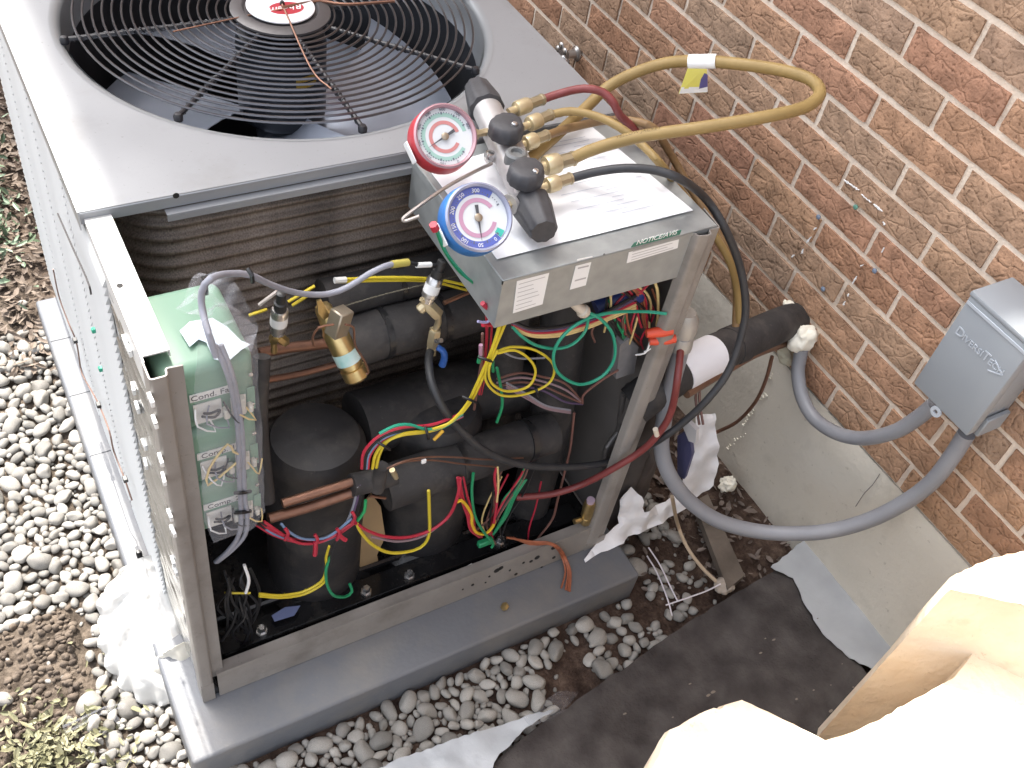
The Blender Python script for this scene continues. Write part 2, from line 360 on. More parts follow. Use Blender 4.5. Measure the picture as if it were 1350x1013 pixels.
# pebbles -----------------------------------------------------------------
peb_m = mat('pebble_stone', (0.19, 0.177, 0.16), 0.75, 0, (0.31, 0.293, 0.265), 22, 0.12, 70, rnd=0.38)
def pebble_mesh(seed, sub):
    bm = bmesh.new(); bmesh.ops.create_icosphere(bm, subdivisions=sub, radius=1)
    rr = random.Random(seed); a, b, c = 1.0, rr.uniform(0.62, 0.88), rr.uniform(0.45, 0.62)
    cuts = []
    for _ in range(rr.randint(2, 5)):
        n = Vector((rr.gauss(0, 1), rr.gauss(0, 1), rr.gauss(0, 0.8))).normalized(); cuts.append((n, rr.uniform(0.62, 0.85)))
    for v in bm.verts:
        p = v.co.copy()
        for n, d in cuts:
            k = p.dot(n)
            if k > d: p -= n * (k - d) * 0.75
        p *= 1 + 0.13 * noise.noise(p * 1.2 + Vector((seed * 3.1, 0, 0)))
        v.co = Vector((p.x * a, p.y * b, p.z * c))
    bm.verts.index_update(); r = ([v.co[:] for v in bm.verts], [[v.index for v in f.verts] for f in bm.faces]); bm.free(); return r
def in_gravel(x, y):
    w = 0.03 * fbm(x, y, 5, 9)
    if -0.05 < x < 0.895 and -0.1 < y < 1.13: return 0
    if x <= 0.02:
        if y > 1.12 + w * 2: return 0.12
        if x < -0.165 + w and 0.12 < y < 0.325 + w: return 0.10
        if x < -0.19 + w and y <= 0.12: return 0.06
        if x < -0.10 and y < -0.03 + w and x > -0.2: return 0.45
        return 1.0 if y > -0.9 else 0.2
    if x < 0.9:
        if y > -0.115: return 0 if y < 1.0 else 0.1
        e = -0.235 + 0.02 * math.sin(x * 9) if x < 0.55 else -0.235 + (x - 0.55) * 0.1
        if y < e - 0.03: return 0
        if 0.60 < x < 0.72 and y < -0.165 + w: return 0.06
        if x > 0.68: return 0.50
        return 1.0
    if x < 1.17:
        if y < -0.19: return 0
        if y < 0.30: return 0.44 if x < 1.08 else 0.12
    if x < 1.32 and 0 < y < 0.3: return 0.08
    return 0.05
cells = {}; pebs = []
def place(r0, r1, tries, over, x0, x1, y0, y1):
    for _ in range(tries):
        x, y = random.uniform(x0, x1), random.uniform(y0, y1); d = in_gravel(x, y)
        if d < 1 and noise.noise(Vector((x * 34, y * 34, 2.2))) * .62 + .5 > d: continue
        r = random.uniform(r0, r1); ok = True; ci, cj = int(x // 0.06), int(y // 0.06)
        for i in (-1, 0, 1):
            for j in (-1, 0, 1):
                for q in cells.get((ci + i, cj + j), ()):
                    if (q[0] - x) ** 2 + (q[1] - y) ** 2 < ((q[2] + r) * over) ** 2: ok = False; break
        if ok:
            q = (x, y, r); cells.setdefault((ci, cj), []).append(q); pebs.append(q)
for (x0, x1, y0, y1, k) in ((-0.75, -0.03, -0.45, 1.25, 1.0), (-0.05, 0.95, -0.33, -0.1, 0.55), (0.88, 1.25, -0.2, 0.4, 0.35)):
    place(0.0185, 0.0235, int(350 * k), 0.80, x0, x1, y0, y1); place(0.0110, 0.0165, int(14000 * k), 0.74, x0, x1, y0, y1); place(0.0065, 0.0110, int(38000 * k), 0.74, x0, x1, y0, y1)
protos = [G().add(pebble_mesh(s, 3)).mesh('pebble', peb_m, 60) for s in range(14)]
low = [pebble_mesh(s, 2) for s in range(10)]
def px_of(x, y, z):
    c = CR @ (np.array([x, y, z]) - CT); return 675 + CF * c[0] / c[2], 506.5 + CF * c[1] / c[2], c[2]
vis = []; rest = []
for q in pebs:
    u, v, d = px_of(q[0], q[1], ZG)
    hidden = (u > 150 and v < 700 and u < 800) or (q[0] > 0.1 and q[1] > 1) 
    (vis if (-15 < u < 1365 and -10 < v < 1028 and not hidden) else rest).append((q[2] / d, q))
vis.sort(key=lambda t: -t[0]); rest += vis[296:]; vis = vis[:296]
gravel = bpy.data.objects.new('gravel_bed', None); COL.objects.link(gravel); gravel.location = (0, 0, ZG); gravel['kind'] = 'structure'
def pose(q):
    k = 0.42 if q[0] < 0.9 else 0.30
    return Vector((q[0], q[1], gh(q[0], q[1]) + q[2] * k * random.uniform(0.55, 1.45) + random.uniform(0, 0.006))), (random.gauss(0, 0.28), random.gauss(0, 0.28), random.uniform(0, 6.28)), q[2] * 1.13
for i, (_, q) in enumerate(vis):
    o = bpy.data.objects.new('pebble', protos[i % 14]); COL.objects.link(o); o.parent = gravel
    p, e, s = pose(q); o.location = p - gravel.location; o.rotation_euler = e; o.scale = (s, s * random.uniform(0.85, 1.1), s * random.uniform(0.9, 1.15))
g = G()
from mathutils import Euler
for _, q in rest:
    p, e, s = pose(q); Mx = Matrix.Translation(p) @ Euler(e).to_matrix().to_4x4() @ Matrix.Scale(s, 4)
    v, f = random.choice(low); g.add(([Mx @ Vector(c) for c in v], f))
for _ in range(2600):                                    # fine chips between the pebbles
    x, y = random.uniform(-0.7, 1.2), random.uniform(-0.4, 1.05)
    if random.random() > in_gravel(x, y) + .25: continue
    s = random.uniform(0.003, 0.007); v, f = low[random.randrange(10)]
    Mx = Matrix.Translation((x, y, gh(x, y) + s * 0.3)) @ Euler((0, 0, random.uniform(0, 6))).to_matrix().to_4x4() @ Matrix.Scale(s, 4)
    g.add(([Mx @ Vector(c) for c in v], f))
o = g.link('small_pebbles', mat('pebble_small', (0.16, 0.15, 0.135), 0.75, 0, (0.315, 0.30, 0.275), 16, 0.12, 70, w=0.35), gravel, 60); o['kind'] = 'stuff'

# leaf litter, clods, weeds ----------------------------------------------
def litter(name, area, count, smin, smax, m, lift=0.0, curl=0.4):
    g = G()
    for _ in range(count):
        x, y = area()
        if x is None: continue
        s = random.uniform(smin, smax); a = random.uniform(0, 6.28); z = gh(x, y) + 0.003 + random.uniform(0, lift)
        e = Euler((random.gauss(0, curl), random.gauss(0, curl), a)).to_matrix(); l = random.uniform(1.0, 2.2)
        pts = [(-l, 0, 0), (-l * .4, -.6, .18), (l * .45, -.5, .2), (l, 0, random.uniform(-.2, .5)), (l * .4, .55, .16), (-l * .45, .5, .22), (0, 0, -.05)]
        g.add(([Vector((x, y, z)) + e @ (Vector(p) * s) for p in pts], [(0, 1, 6), (1, 2, 6), (2, 3, 6), (3, 4, 6), (4, 5, 6), (5, 0, 6)]))
    o = g.link(name, m, None, None); o['kind'] = 'stuff'; return o
leafm = mat('dead_leaf', (0.07, 0.05, 0.038), 0.8, 0, (0.235, 0.185, 0.145), 22, w=0.6)
leafd = mat('dark_dead_leaf', (0.045, 0.030, 0.024), 0.75, 0, (0.25, 0.20, 0.17), 30, w=0.8)
def a1():
    x, y = random.uniform(-0.9, 0.05), random.uniform(0.95, 2.6); return x, y
o = litter('leaf_litter', a1, 6500, 0.004, 0.013, leafm, 0.02); tag(o, 'dry brown leaf litter on the soil left of the unit', 'leaf litter')
def a2():
    x, y = random.uniform(0.93, 1.32), random.uniform(-0.18, 0.42)
    if x < 1.08 and random.random() < 0.6: return None, None
    return x, y
o = litter('leaf_scraps', a2, 380, 0.0035, 0.011, leafd, 0.012); tag(o, 'shredded dead leaves on dark soil along the concrete foundation', 'leaf litter')
def a3():
    r = random.random()
    if r < .5: return random.uniform(-0.62, -0.17), random.uniform(0.10, 0.34)
    return random.uniform(-0.6, -0.16), random.uniform(-0.3, 0.12)
clods = G()
for _ in range(1500):
    x, y = a3(); s = random.uniform(0.003, 0.011); v, f = low[random.randrange(10)]
    Mx = Matrix.Translation((x, y, gh(x, y) + s * .3)) @ Euler((random.uniform(0, 6), random.uniform(0, 6), 0)).to_matrix().to_4x4() @ Matrix.Scale(s, 4)
    clods.add(([Mx @ Vector(c) for c in v], f))
o = clods.link('soil_crumbs', mat('clod', (0.055, 0.040, 0.030), 0.95, 0, (0.16, 0.125, 0.095), 30, 0.3, 90), None, 60); o['kind'] = 'stuff'; tag(o, 'crumbly brown soil beside the pebbles', 'soil')
weedm = mat('weed_leaf', (0.13, 0.13, 0.065), 0.6, 0, (0.27, 0.25, 0.155), 20, w=0.5)
def w1():
    a, r = random.uniform(0, 6.28), abs(random.gauss(0, 0.075)); return -0.27 + r * math.cos(a) * 1.3, 0.05 + r * math.sin(a)
o = litter('weeds', w1, 620, 0.004, 0.0085, weedm, 0.022, 0.6); tag(o, 'pale yellowish green weeds on the soil in front of the plastic bag', 'weeds')
def w2():
    a, r = random.uniform(0, 6.28), abs(random.gauss(0, 0.12)); return -0.13 + r * math.cos(a) * .7, 1.62 + r * math.sin(a) * 1.5
o = litter('ground_ivy', w2, 800, 0.006, 0.012, mat('ivy_leaf', (0.07, 0.11, 0.06), 0.5, 0, (0.20, 0.26, 0.17), 20, w=0.5), 0.05, 0.6); tag(o, 'low green weeds among dead leaves beside the louvred side', 'weeds')

# ------------------------------------------------------------------ HOUSE WALL
XW = 1.3291; ZF = 0.284; BH = 0.07; BA = 0.11124; BY = 0.5009
OFF = [-0.136, -0.053, -0.088, 0.001, 0.014, 0.069, 0.015, 0.005, -0.024, 0.069, 0.019, 0.108, 0.0, 0.02]
wall = thing('brick_wall', 'textured brown brick house wall on a grey concrete foundation', 'wall', (XW, 0, ZG))
def brick_material():
    m = bpy.data.materials.new('brick_face'); m.use_nodes = True; N = m.node_tree.nodes; L = m.node_tree.links; b = N['Principled BSDF']; b.inputs['Roughness'].default_value = 0.85; b.inputs['Specular IOR Level'].default_value = 0.25
    oi = N.new('ShaderNodeObjectInfo'); r = N.new('ShaderNodeValToRGB'); e = r.color_ramp.elements
    e[0].position = 0; e[0].color = (0.355, 0.195, 0.12, 1); e[1].position = 1; e[1].color = (0.40, 0.245, 0.155, 1)
    for p, c in ((.18, (0.375, 0.225, 0.14)), (.36, (0.35, 0.235, 0.16)), (.5, (0.405, 0.245, 0.15)), (.62, (0.36, 0.19, 0.125)), (.74, (0.355, 0.25, 0.175)), (.88, (0.34, 0.185, 0.115))): k = e.new(p); k.color = (*c, 1)
    L.new(oi.outputs['Random'], r.inputs[0])
    tc = N.new('ShaderNodeTexCoord'); ad = N.new('ShaderNodeVectorMath'); ad.operation = 'ADD'; mu = N.new('ShaderNodeVectorMath'); mu.operation = 'SCALE'; mu.inputs[3].default_value = 1.0
    L.new(oi.outputs['Location'], mu.inputs[0]); L.new(tc.outputs['Object'], ad.inputs[0]); L.new(mu.outputs[0], ad.inputs[1])
    n = N.new('ShaderNodeTexNoise'); n.inputs['Scale'].default_value = 24; n.inputs['Detail'].default_value = 6; L.new(ad.outputs[0], n.inputs['Vector'])
    n3 = N.new('ShaderNodeTexNoise'); n3.inputs['Scale'].default_value = 130; n3.inputs['Detail'].default_value = 4; L.new(ad.outputs[0], n3.inputs['Vector'])
    mr = N.new('ShaderNodeMapRange'); mr.inputs['From Min'].default_value = .3; mr.inputs['From Max'].default_value = .7; mr.inputs['To Min'].default_value = 0.76; mr.inputs['To Max'].default_value = 1.25; L.new(n.outputs[0], mr.inputs[0])
    hs = N.new('ShaderNodeHueSaturation'); L.new(r.outputs[0], hs.inputs['Color']); L.new(mr.outputs[0], hs.inputs['Value'])
    pit = N.new('ShaderNodeValToRGB'); pit.color_ramp.elements[0].position = 0.33; pit.color_ramp.elements[0].color = (0.55, 0.52, 0.50, 1); pit.color_ramp.elements[1].position = 0.42; pit.color_ramp.elements[1].color = (1, 1, 1, 1); L.new(n3.outputs[0], pit.inputs[0])
    mx = N.new('ShaderNodeMix'); mx.data_type = 'RGBA'; mx.blend_type = 'MULTIPLY'; mx.inputs[0].default_value = 1; L.new(hs.outputs[0], mx.inputs[6]); L.new(pit.outputs[0], mx.inputs[7]); L.new(mx.outputs[2], b.inputs['Base Color'])
    vo = N.new('ShaderNodeTexVoronoi'); vo.feature = 'DISTANCE_TO_EDGE'; vo.inputs['Scale'].default_value = 27; vo.inputs['Randomness'].default_value = 1
    dv = N.new('ShaderNodeMix'); dv.data_type = 'VECTOR'; dv.inputs[0].default_value = 0.03; L.new(ad.outputs[0], dv.inputs[4]); L.new(n.outputs['Color'], dv.inputs[5]); L.new(dv.outputs[1], vo.inputs['Vector'])
    vr = N.new('ShaderNodeMapRange'); vr.inputs['From Max'].default_value = 0.08; L.new(vo.outputs[0], vr.inputs[0])
    a1_ = N.new('ShaderNodeMath'); a1_.operation = 'MULTIPLY_ADD'; a1_.inputs[1].default_value = 0.5; L.new(vr.outputs[0], a1_.inputs[0]); L.new(n3.outputs[0], a1_.inputs[2])
    bp = N.new('ShaderNodeBump'); bp.inputs['Strength'].default_value = 0.55; bp.inputs['Distance'].default_value = 0.007; L.new(a1_.outputs[0], bp.inputs['Height']); L.new(bp.outputs[0], b.inputs['Normal'])
    return m
brick_m = brick_material()
mortar_m = mat('mortar', (0.66, 0.545, 0.44), 0.95, 0, (0.76, 0.65, 0.54), 30, 0.35, 160, spec=0.15)
def brick_mesh(seed, ln):
    """front face grid with a rumpled surface, edges ragged; local frame: x out of the wall is -x"""
    hh = BH - 0.0125; ny_, nz_ = 14, 5; v = []; f = []; rr = random.Random(seed)
    for j in range(nz_ + 1):
        for i in range(ny_ + 1):
            yy = -ln / 2 + ln * i / ny_; zz = -hh / 2 + hh * j / nz_
            edge = i in (0, ny_) or j in (0, nz_)
            d = 0.0035 * nz3(yy, zz, seed, 38) + 0.0022 * nz3(yy, zz, seed + 5, 85)
            if edge: yy += 0.0016 * nz3(yy, zz, seed + 9, 90); zz += 0.0013 * nz3(yy, zz, seed + 12, 90); d = d * .5 + 0.0014
            v.append((d, yy, zz))
    w2 = ny_ + 1
    for j in range(nz_):
        for i in range(ny_): f.append((j * w2 + i, (j + 1) * w2 + i, (j + 1) * w2 + i + 1, j * w2 + i + 1))
    ring = [i for i in range(w2)] + [j * w2 + ny_ for j in range(1, nz_ + 1)] + [nz_ * w2 + i for i in range(ny_ - 1, -1, -1)] + [j * w2 for j in range(nz_ - 1, 0, -1)]
    b0 = len(v); v += [(0.03, v[k][1], v[k][2]) for k in ring]; n_ = len(ring)
    for k in range(n_): f.append((ring[k], ring[(k + 1) % n_], b0 + (k + 1) % n_, b0 + k))
    return v, f
LN = 2 * BA - 0.0115
bmesh_ = [G().add(brick_mesh(s, LN)).mesh('brick', brick_m, 45) for s in range(9)]
extra = G(); far_bricks = [brick_mesh(s, LN) for s in range(4)]
for c in range(14):
    for k in range(-16, 28):
        if (c % 2 == 0) != (k % 2 != 0): continue
        yc = BY - (k + 1 + OFF[c]) * BA; zc = ZF + (c + .5) * BH
        p = Vector((XW + random.uniform(-0.0015, 0.0015), yc, zc))
        u, v, d = px_of(*p)
        if -90 < u < 1440 and -90 < v < 900 and u > 620:
            o = bpy.data.objects.new('brick', bmesh_[random.randrange(9)]); COL.objects.link(o); o.parent = wall; o.location = p - wall.location
            o.rotation_euler = (random.gauss(0, 0.004), 0, random.gauss(0, 0.004))
        else:
            vb, fb = random.choice(far_bricks); extra.add(([Vector(q) + p for q in vb], fb))
o = extra.link('outer_bricks', mat('brick_far', (0.33, 0.18, 0.115), 0.85, 0, (0.41, 0.26, 0.17), 6, 0.5, 60, spec=.25, w=.7), wall); o['kind'] = 'stuff'
# mortar bed: a rough sheet a few millimetres behind the brick faces
g = G(); v = []; f = []; n1, n2 = 330, 66; ya, yb, za, zb = -2.6, 2.4, ZF + 0.0, ZF + 14 * BH
for j in range(n2 + 1):
    for i in range(n1 + 1):
        y = ya + (yb - ya) * i / n1; z = za + (zb - za) * j / n2; v.append((XW + 0.0054 + 0.0008 * nz3(y, z, 0, 45), y, z))
f = [(j * (n1 + 1) + i, (j + 1) * (n1 + 1) + i, (j + 1) * (n1 + 1) + i + 1, j * (n1 + 1) + i + 1) for j in range(n2) for i in range(n1)]
g.add((v, f)); g.link('mortar', mortar_m, wall)
def brick_tex(name):
    m = bpy.data.materials.new(name); m.use_nodes = True; N = m.node_tree.nodes; L = m.node_tree.links; b = N['Principled BSDF']; b.inputs['Roughness'].default_value = .9
    tc = N.new('ShaderNodeTexCoord'); sx = N.new('ShaderNodeSeparateXYZ'); cb = N.new('ShaderNodeCombineXYZ'); ad = N.new('ShaderNodeMath'); ad.operation = 'ADD'; L.new(tc.outputs['Object'], sx.inputs[0])
    L.new(sx.outputs[0], ad.inputs[0]); L.new(sx.outputs[1], ad.inputs[1]); L.new(ad.outputs[0], cb.inputs[0]); L.new(sx.outputs[2], cb.inputs[1])
    t = N.new('ShaderNodeTexBrick'); t.inputs['Scale'].default_value = 1; t.inputs['Brick Width'].default_value = 2 * BA; t.inputs['Row Height'].default_value = BH; t.inputs['Mortar Size'].default_value = 0.006
    t.inputs['Color1'].default_value = (0.34, 0.19, 0.12, 1); t.inputs['Color2'].default_value = (0.40, 0.25, 0.16, 1); t.inputs['Mortar'].default_value = (0.68, 0.57, 0.47, 1); L.new(cb.outputs[0], t.inputs['Vector']); L.new(t.outputs[0], b.inputs['Base Color']); return m
btx = brick_tex('brick_pattern')
G().add(box(XW, XW + .2, -2.6, 3.0, zb, 6.4)).link('upper_brickwork', btx, wall)
G().add(box(XW + .02, XW + .2, -2.6, 3.0, ZF, zb - .002)).link('wall_core', mortar_m, wall)
conc = mat('concrete', (0.56, 0.52, 0.445), 0.85, 0, (0.64, 0.60, 0.525), 6, 0.2, 90, spec=0.2, w=0.9, dirt=((.36, .325, .27), 4.5, .07, 75))
g = G(); v = []; n1, n2 = 200, 20
for j in range(n2 + 1):
    for i in range(n1 + 1):
        y = -2.6 + 5.6 * i / n1; z = -0.4 + (ZF + .4 - 0.001) * j / n2; v.append((XW - 0.003 + 0.0016 * fbm(y, z, 6, 3) + (0.004 if j == n2 else 0), y, z))
f = [(j * (n1 + 1) + i, (j + 1) * (n1 + 1) + i, (j + 1) * (n1 + 1) + i + 1, j * (n1 + 1) + i + 1) for j in range(n2) for i in range(n1)]
G().add((v, f)).link('foundation', conc, wall)
G().add(box(XW + .003, XW + .2, -2.6, 3.0, -.4, ZF - .002)).link('footing', conc, wall)
# hairline crack and drips on the foundation
g = G(); pts = [P(1160, 625, x=XW - .004), P(1150, 640, x=XW - .004), P(1140, 650, x=XW - .004), P(1128, 668, x=XW - .004)]
g.add(tube(pts, .0007, 4)); g.link('crack', mat('crack_dark', (0.16, 0.15, 0.14), .9), wall)
# white overspray, smears and dots on the brick
g = G(); smears = [(1113, 237, 1133, 251), (1136, 256, 1149, 267), (1152, 269, 1164, 279), (1077, 300, 1073, 303), (1070, 312, 1064, 320), (1060, 328, 1057, 335), (1048, 336, 1044, 339), (1130, 364, 1124, 375), (1119, 387, 1118, 391), (1166, 326, 1163, 333), (1139, 349, 1135, 351), (1165, 292, 1167, 297), (1115, 397, 1112, 402)]
for a, b, c, d in smears:
    p, q = P(a, b, x=XW - .0006), P(c, d, x=XW - .0006); dr = (q - p).normalized(); sd_ = Vector((-1, 0, 0)).cross(dr); L0 = (q - p).length; top_ = []; bot_ = []; n_ = max(5, int(L0 / .0022))
    for t in range(n_ + 1):
        w0 = (.0006 + .0034 * abs(noise.noise(Vector((a, t * .9, 0))))) * (1 if 0 < t < n_ else .2); e0 = p + dr * L0 * t / n_ + sd_ * .002 * noise.noise(Vector((t * .6, a, 3)))
        top_.append(e0 + sd_ * w0); bot_.append(e0 - sd_ * w0)
    g.add(prism(top_ + bot_[::-1], (-.0022, 0, 0)))
g.link('caulk_smears', white, wall)['kind'] = 'stuff'
for u, v, m in ((1080, 286, wbl), (1129, 273, wt), (1154, 357, wbl), (1086, 381, wbl)):
    G().add(lathe([(.0045, 0), (.0055, .003), (.003, .005)], P(u, v, x=XW - .001), (-1, 0, 0), 10)).link('wall_plug', mat('plug_' + m.name, tuple(.5 * c + .09 for c in tuple(m.node_tree.nodes['Principled BSDF'].inputs[0].default_value)[:3]), .6), wall)
# foam beads stuck on the foundation
g = G()
for (a, b, c, d, n) in ((1012, 500, 1026, 490, 7), (1000, 525, 1012, 519, 6), (978, 560, 995, 535, 10), (968, 580, 984, 572, 6), (960, 590, 968, 584, 4)):
    for t in range(n):
        p = P(a + (c - a) * t / n + random.uniform(-2, 2), b + (d - b) * t / n + random.uniform(-2, 2), x=XW - .006); s = random.uniform(.0015, .0042); vv, ff = low[random.randrange(10)]; k1, k2 = random.uniform(.6, 2.2), random.uniform(.5, 1.4)
        g.add(([p + Vector((q[0] * s * .6, q[1] * s * k1, q[2] * s * k2)) for q in vv], ff))
g.link('foam_beads', foam_m, wall)['kind'] = 'stuff'

# an unseen brick wing, added and sized to throw the shade
wing = thing('shade_wing', 'unseen brick wing added beyond the unit to cast the shade', 'shade caster', (0.05, 3.0, ZG))
G().add(box(0.086, 5, 3.0, 7, -.4, 6.25)).link('wall', btx, wing)
G().add(box(0.084, 5.3, 2.98, 7.3, 6.25, 6.5)).link('roof', mat('roof_dark', (.07, .065, .06), .9), wing)

# ------------------------------------------------------------------ PAD
pad = G().add(box(-0.052, 0.892, -0.102, 1.128, -0.13, 0.0, 0.007, seg=3)).link('equipment_pad', pad_m)
tag(pad, 'grey plastic equipment pad under the open condenser', 'equipment pad')
for yy in (.62, .80, .98): G().add(box(-0.048, -0.004, yy, yy + .002, 0.0002, .0012)).link('seam', mat('pad_seam', (.16, .165, .175), .6), pad)
for u, v in ((184, 733),):
    p = P(u, v, z=.002); G().add(lathe([(.006, 0), (.006, .012), (.004, .016)], p, (0, 0, 1), 8)).link('plug', blackpl, pad)

# ------------------------------------------------------------------ CONDENSER
UW, UD, YL, ZT = 0.86, 1.176, 0.3128, 0.868
unit = thing('condenser', 'grey outdoor condenser with fan grille and open wiring compartment', 'condenser', (UW / 2, UD / 2, 0))
def U(name, g, m, label=None, smooth=40, parent=None): return g.link(name, m, parent or unit, smooth, label)
# base rail, pan
g = G(); g.add(box(.028, UW - .045, -.002, 0.0, .002, .084)); g.add(box(.028, UW - .045, 0.0005, .022, .078, .0805)); 
base = U('front_rail', g, post_m)
U('base_pan', G().add(box(.006, UW - .006, .004, UD - .01, .003, .026)), blackgloss)
g = G()
for (u, v, s) in ((700, 740, .004), (708, 735, .006), (655, 752, .007), (660, 749, .006), (690, 742, .003), (645, 760, .0025), (623, 771, .0035), (672, 752, .0025), (680, 757, .004), (730, 722, .006), (610, 777, .002), (640, 768, .002), (714, 748, .003), (730, 735, .004)):
    U('rail_hole', G().add(lathe([(s, 0), (s, .0012)], P(u, v, y=-.002), (0, -1, 0), 10)), mat('hole_dark', (.012, .011, .011), .8), parent=base)
# left front post: an S-shaped profile
def zprofile(pts, z0, z1, t=0.0022):
    """thin sheet-metal profile: open polyline in plan, thickened"""
    n = len(pts); L_ = []; R_ = []
    for i in range(n):
        a = Vector(pts[max(i - 1, 0)]); b = Vector(pts[min(i + 1, n - 1)]); d = (b - a).normalized(); nn = Vector((-d.y, d.x)); p = Vector(pts[i]); L_.append(p + nn * t / 2); R_.append(p - nn * t / 2)
    ring = L_ + R_[::-1]
    return prism([(p.x, p.y, z0) for p in ring], (0, 0, z1 - z0))
def roundpoly(pts, r=.005, k=4):
    out = [Vector(pts[0])]
    for i in range(1, len(pts) - 1):
        a, b, c = Vector(pts[i - 1]), Vector(pts[i]), Vector(pts[i + 1]); p = b + (a - b).normalized() * r; q = b + (c - b).normalized() * r
        for j in range(k + 1):
            t = j / k; out.append(p * (1 - t) ** 2 + b * 2 * t * (1 - t) + q * t * t)
    out.append(Vector(pts[-1])); return out
g = G().add(zprofile(roundpoly([(-.001, .03), (-.001, -.002), (.019, -.002), (.0205, .010), (.041, .008)], .004), .060, .857)); g.add(box(-.002, .020, -.0035, -.0012, .002, .0605)); g.add(box(-.002, .0, -.003, .03, .002, .0605))
U('corner_post', g, post_m)
g = G().add(zprofile(roundpoly([(.808, .012), (.812, -.004), (.834, -.008), (.838, .004), (.858, .002), (.862, .05)], .005), .030, .862)); g.add(box(.812, .858, -.003, .004, .0, .031))
U('corner_post', g, post_m)
# left top rail with its flange, and the gap at its front end
g = G().add(box(-.001, .001, .028, YL, .800, .857)); g.add(box(.001, .034, .038, YL + .002, .8545, .857)); g.add(box(.0325, .034, .038, YL, .846, .8545))
rail = U('top_rail', g, mat('rail_paint', (.52, .52, .51), .4, .1, (.58, .58, .57), 10))
U('rail_hole', G().add(lathe([(.004, 0), (.004, .0009)], P(158, 377, z=.857), (0, 0, 1), 12)), MATS['hole_dark'], parent=rail)
# left side: bare coil-end plate in front, louvred panel behind
g = G(); v = []; n1, n2 = 16, 110
for j in range(n2 + 1):
    for i in range(n1 + 1):
        y = .02 + .19 * i / n1; z = .02 + .80 * j / n2
        wv = .0045 * abs(math.sin(z * 52 + 2.0 * math.sin(y * 18) )) ** .6 + .003 * nz3(y, z, 1, 26)
        v.append((.0030 - wv, y, z))
g.add((v, [(j * (n1 + 1) + i, j * (n1 + 1) + i + 1, (j + 1) * (n1 + 1) + i + 1, (j + 1) * (n1 + 1) + i) for j in range(n2) for i in range(n1)]))
U('coil_end_plate', g, mat('dull_galvanised', (0.30, 0.30, 0.295), 0.24, 0.9, (0.42, 0.42, 0.41), 20))
clipm = mat('white_clip', (.72, .72, .70), .5)
gclip = G()
for a in (0, 1, 2): gclip.add(box(-.003, .003, a * .008 - .011, a * .008 - .0068, -.006, .006, .0008))
gclip.add(box(-.003, .003, -.011, .0095, .003, .0065, .0008)); cme = gclip.mesh('clip', clipm)
for u, v in ((176, 512), (199, 527), (181, 537), (204, 556), (190, 586), (192, 611), (212, 606), (216, 631), (224, 679), (228, 700), (228, 740), (231, 752), (170, 462), (165, 450)):
    p = P(u, v, x=-.004); o = bpy.data.objects.new('clip', cme); COL.objects.link(o); o.parent = unit; o.location = p - unit.location; o.rotation_euler = (random.gauss(0, .08), 0, random.gauss(0, .06)); o.scale = (.8, .85, .85)
lou = U('louvre_panel', G().add(box(.0005, .0035, .198, 1.172, .015, .842)), louv_m)
g = G(); L1 = .225; prof = [(-.0005, -.0075), (-.0066, -.0060), (-.0066, -.0046), (-.001, .0075)]
v = [(x, -L1 / 2, z) for x, z in prof] + [(x, L1 / 2, z) for x, z in prof]; g.add((v, [(0, 4, 5, 1), (1, 5, 6, 2), (2, 6, 7, 3), (3, 2, 1, 0), (4, 5, 6, 7)])); lme = g.mesh('louvre', louv_m, 30)
for y0 in (.33, .572, .814, 1.054):
    for k in range(52):
        o = bpy.data.objects.new('louvre', lme); COL.objects.link(o); o.parent = lou; o.location = Vector((0, y0 - .005, .035 + k * .0155)) - unit.location - lou.location
        o.parent = lou; o.location = Vector((0, y0 - .005, .035 + k * .0155))
for (u, v, a, b) in ((126, 435, 0, 0), (135, 486, 0, 0)):
    G().add(box(-.02, -.014, -.004, .004, -.004, .004, .001, Matrix.Translation(P(u, v, x=-.014) + Vector((.014, 0, 0))))).link('clip_nut', wt, unit)
# rest of the casing: right side and back
g = G(); g.add(box(UW - .004, UW, .03, .31, .03, .79)); g.add(box(UW - .004, UW, .31, UD, .015, .842)); g.add(box(.0, UW - .004, UD - .004, UD, .015, .842))
U('side_casing', g, [mat('casing', (.13, .118, .11), .6, .1, (.17, .155, .145), 10)])
# coil: rows stacked in height, each one a swept rib round the front left corner
xr = .83; path = []
for i in range(24): path.append(Vector((xr - (xr - .13) * i / 23, .335, 0)))
for k in range(1, 11): a = math.pi / 2 * k / 10; path.append(Vector((.13 - .09 * math.sin(a), .425 - .09 * math.cos(a), 0)))
for i in range(1, 16): path.append(Vector((.04, .425 + (1.13 - .425) * i / 15, 0)))
RH = .0254; ribp = [(0, 0), (-.006, .004), (-.0075, .0075), (-.006, .011), (-.001, .0135), (.003, .019), (.002, .0235), (0, RH)]
v = []; f = []; m_ = len(ribp)
for i, p in enumerate(path):
    t = (path[min(i + 1, len(path) - 1)] - path[max(i - 1, 0)]).normalized(); nn = Vector((t.y, -t.x, 0))
    nn = -nn if (i < 24 and nn.y > 0) or (i >= 34 and nn.x > 0) else nn
    if 24 <= i < 34: 
        q = Vector((.13, .425, 0)); nn = (p - q).normalized()
    for d, z in ribp: v.append(p - nn * d + Vector((0, 0, z)))
for i in range(len(path) - 1):
    for k in range(m_ - 1): f.append((i * m_ + k, (i + 1) * m_ + k, (i + 1) * m_ + k + 1, i * m_ + k + 1))
rme = G().add((v, f)).mesh('coil_row', fin_m, 60)
coil = U('coil', G().add(box(.05, xr, .3385, .36, .027, .03)), fin_m)
for k in range(32):
    o = bpy.data.objects.new('coil_row', rme); COL.objects.link(o); o.parent = coil; o.location = (0, 0, .03 + k * RH)
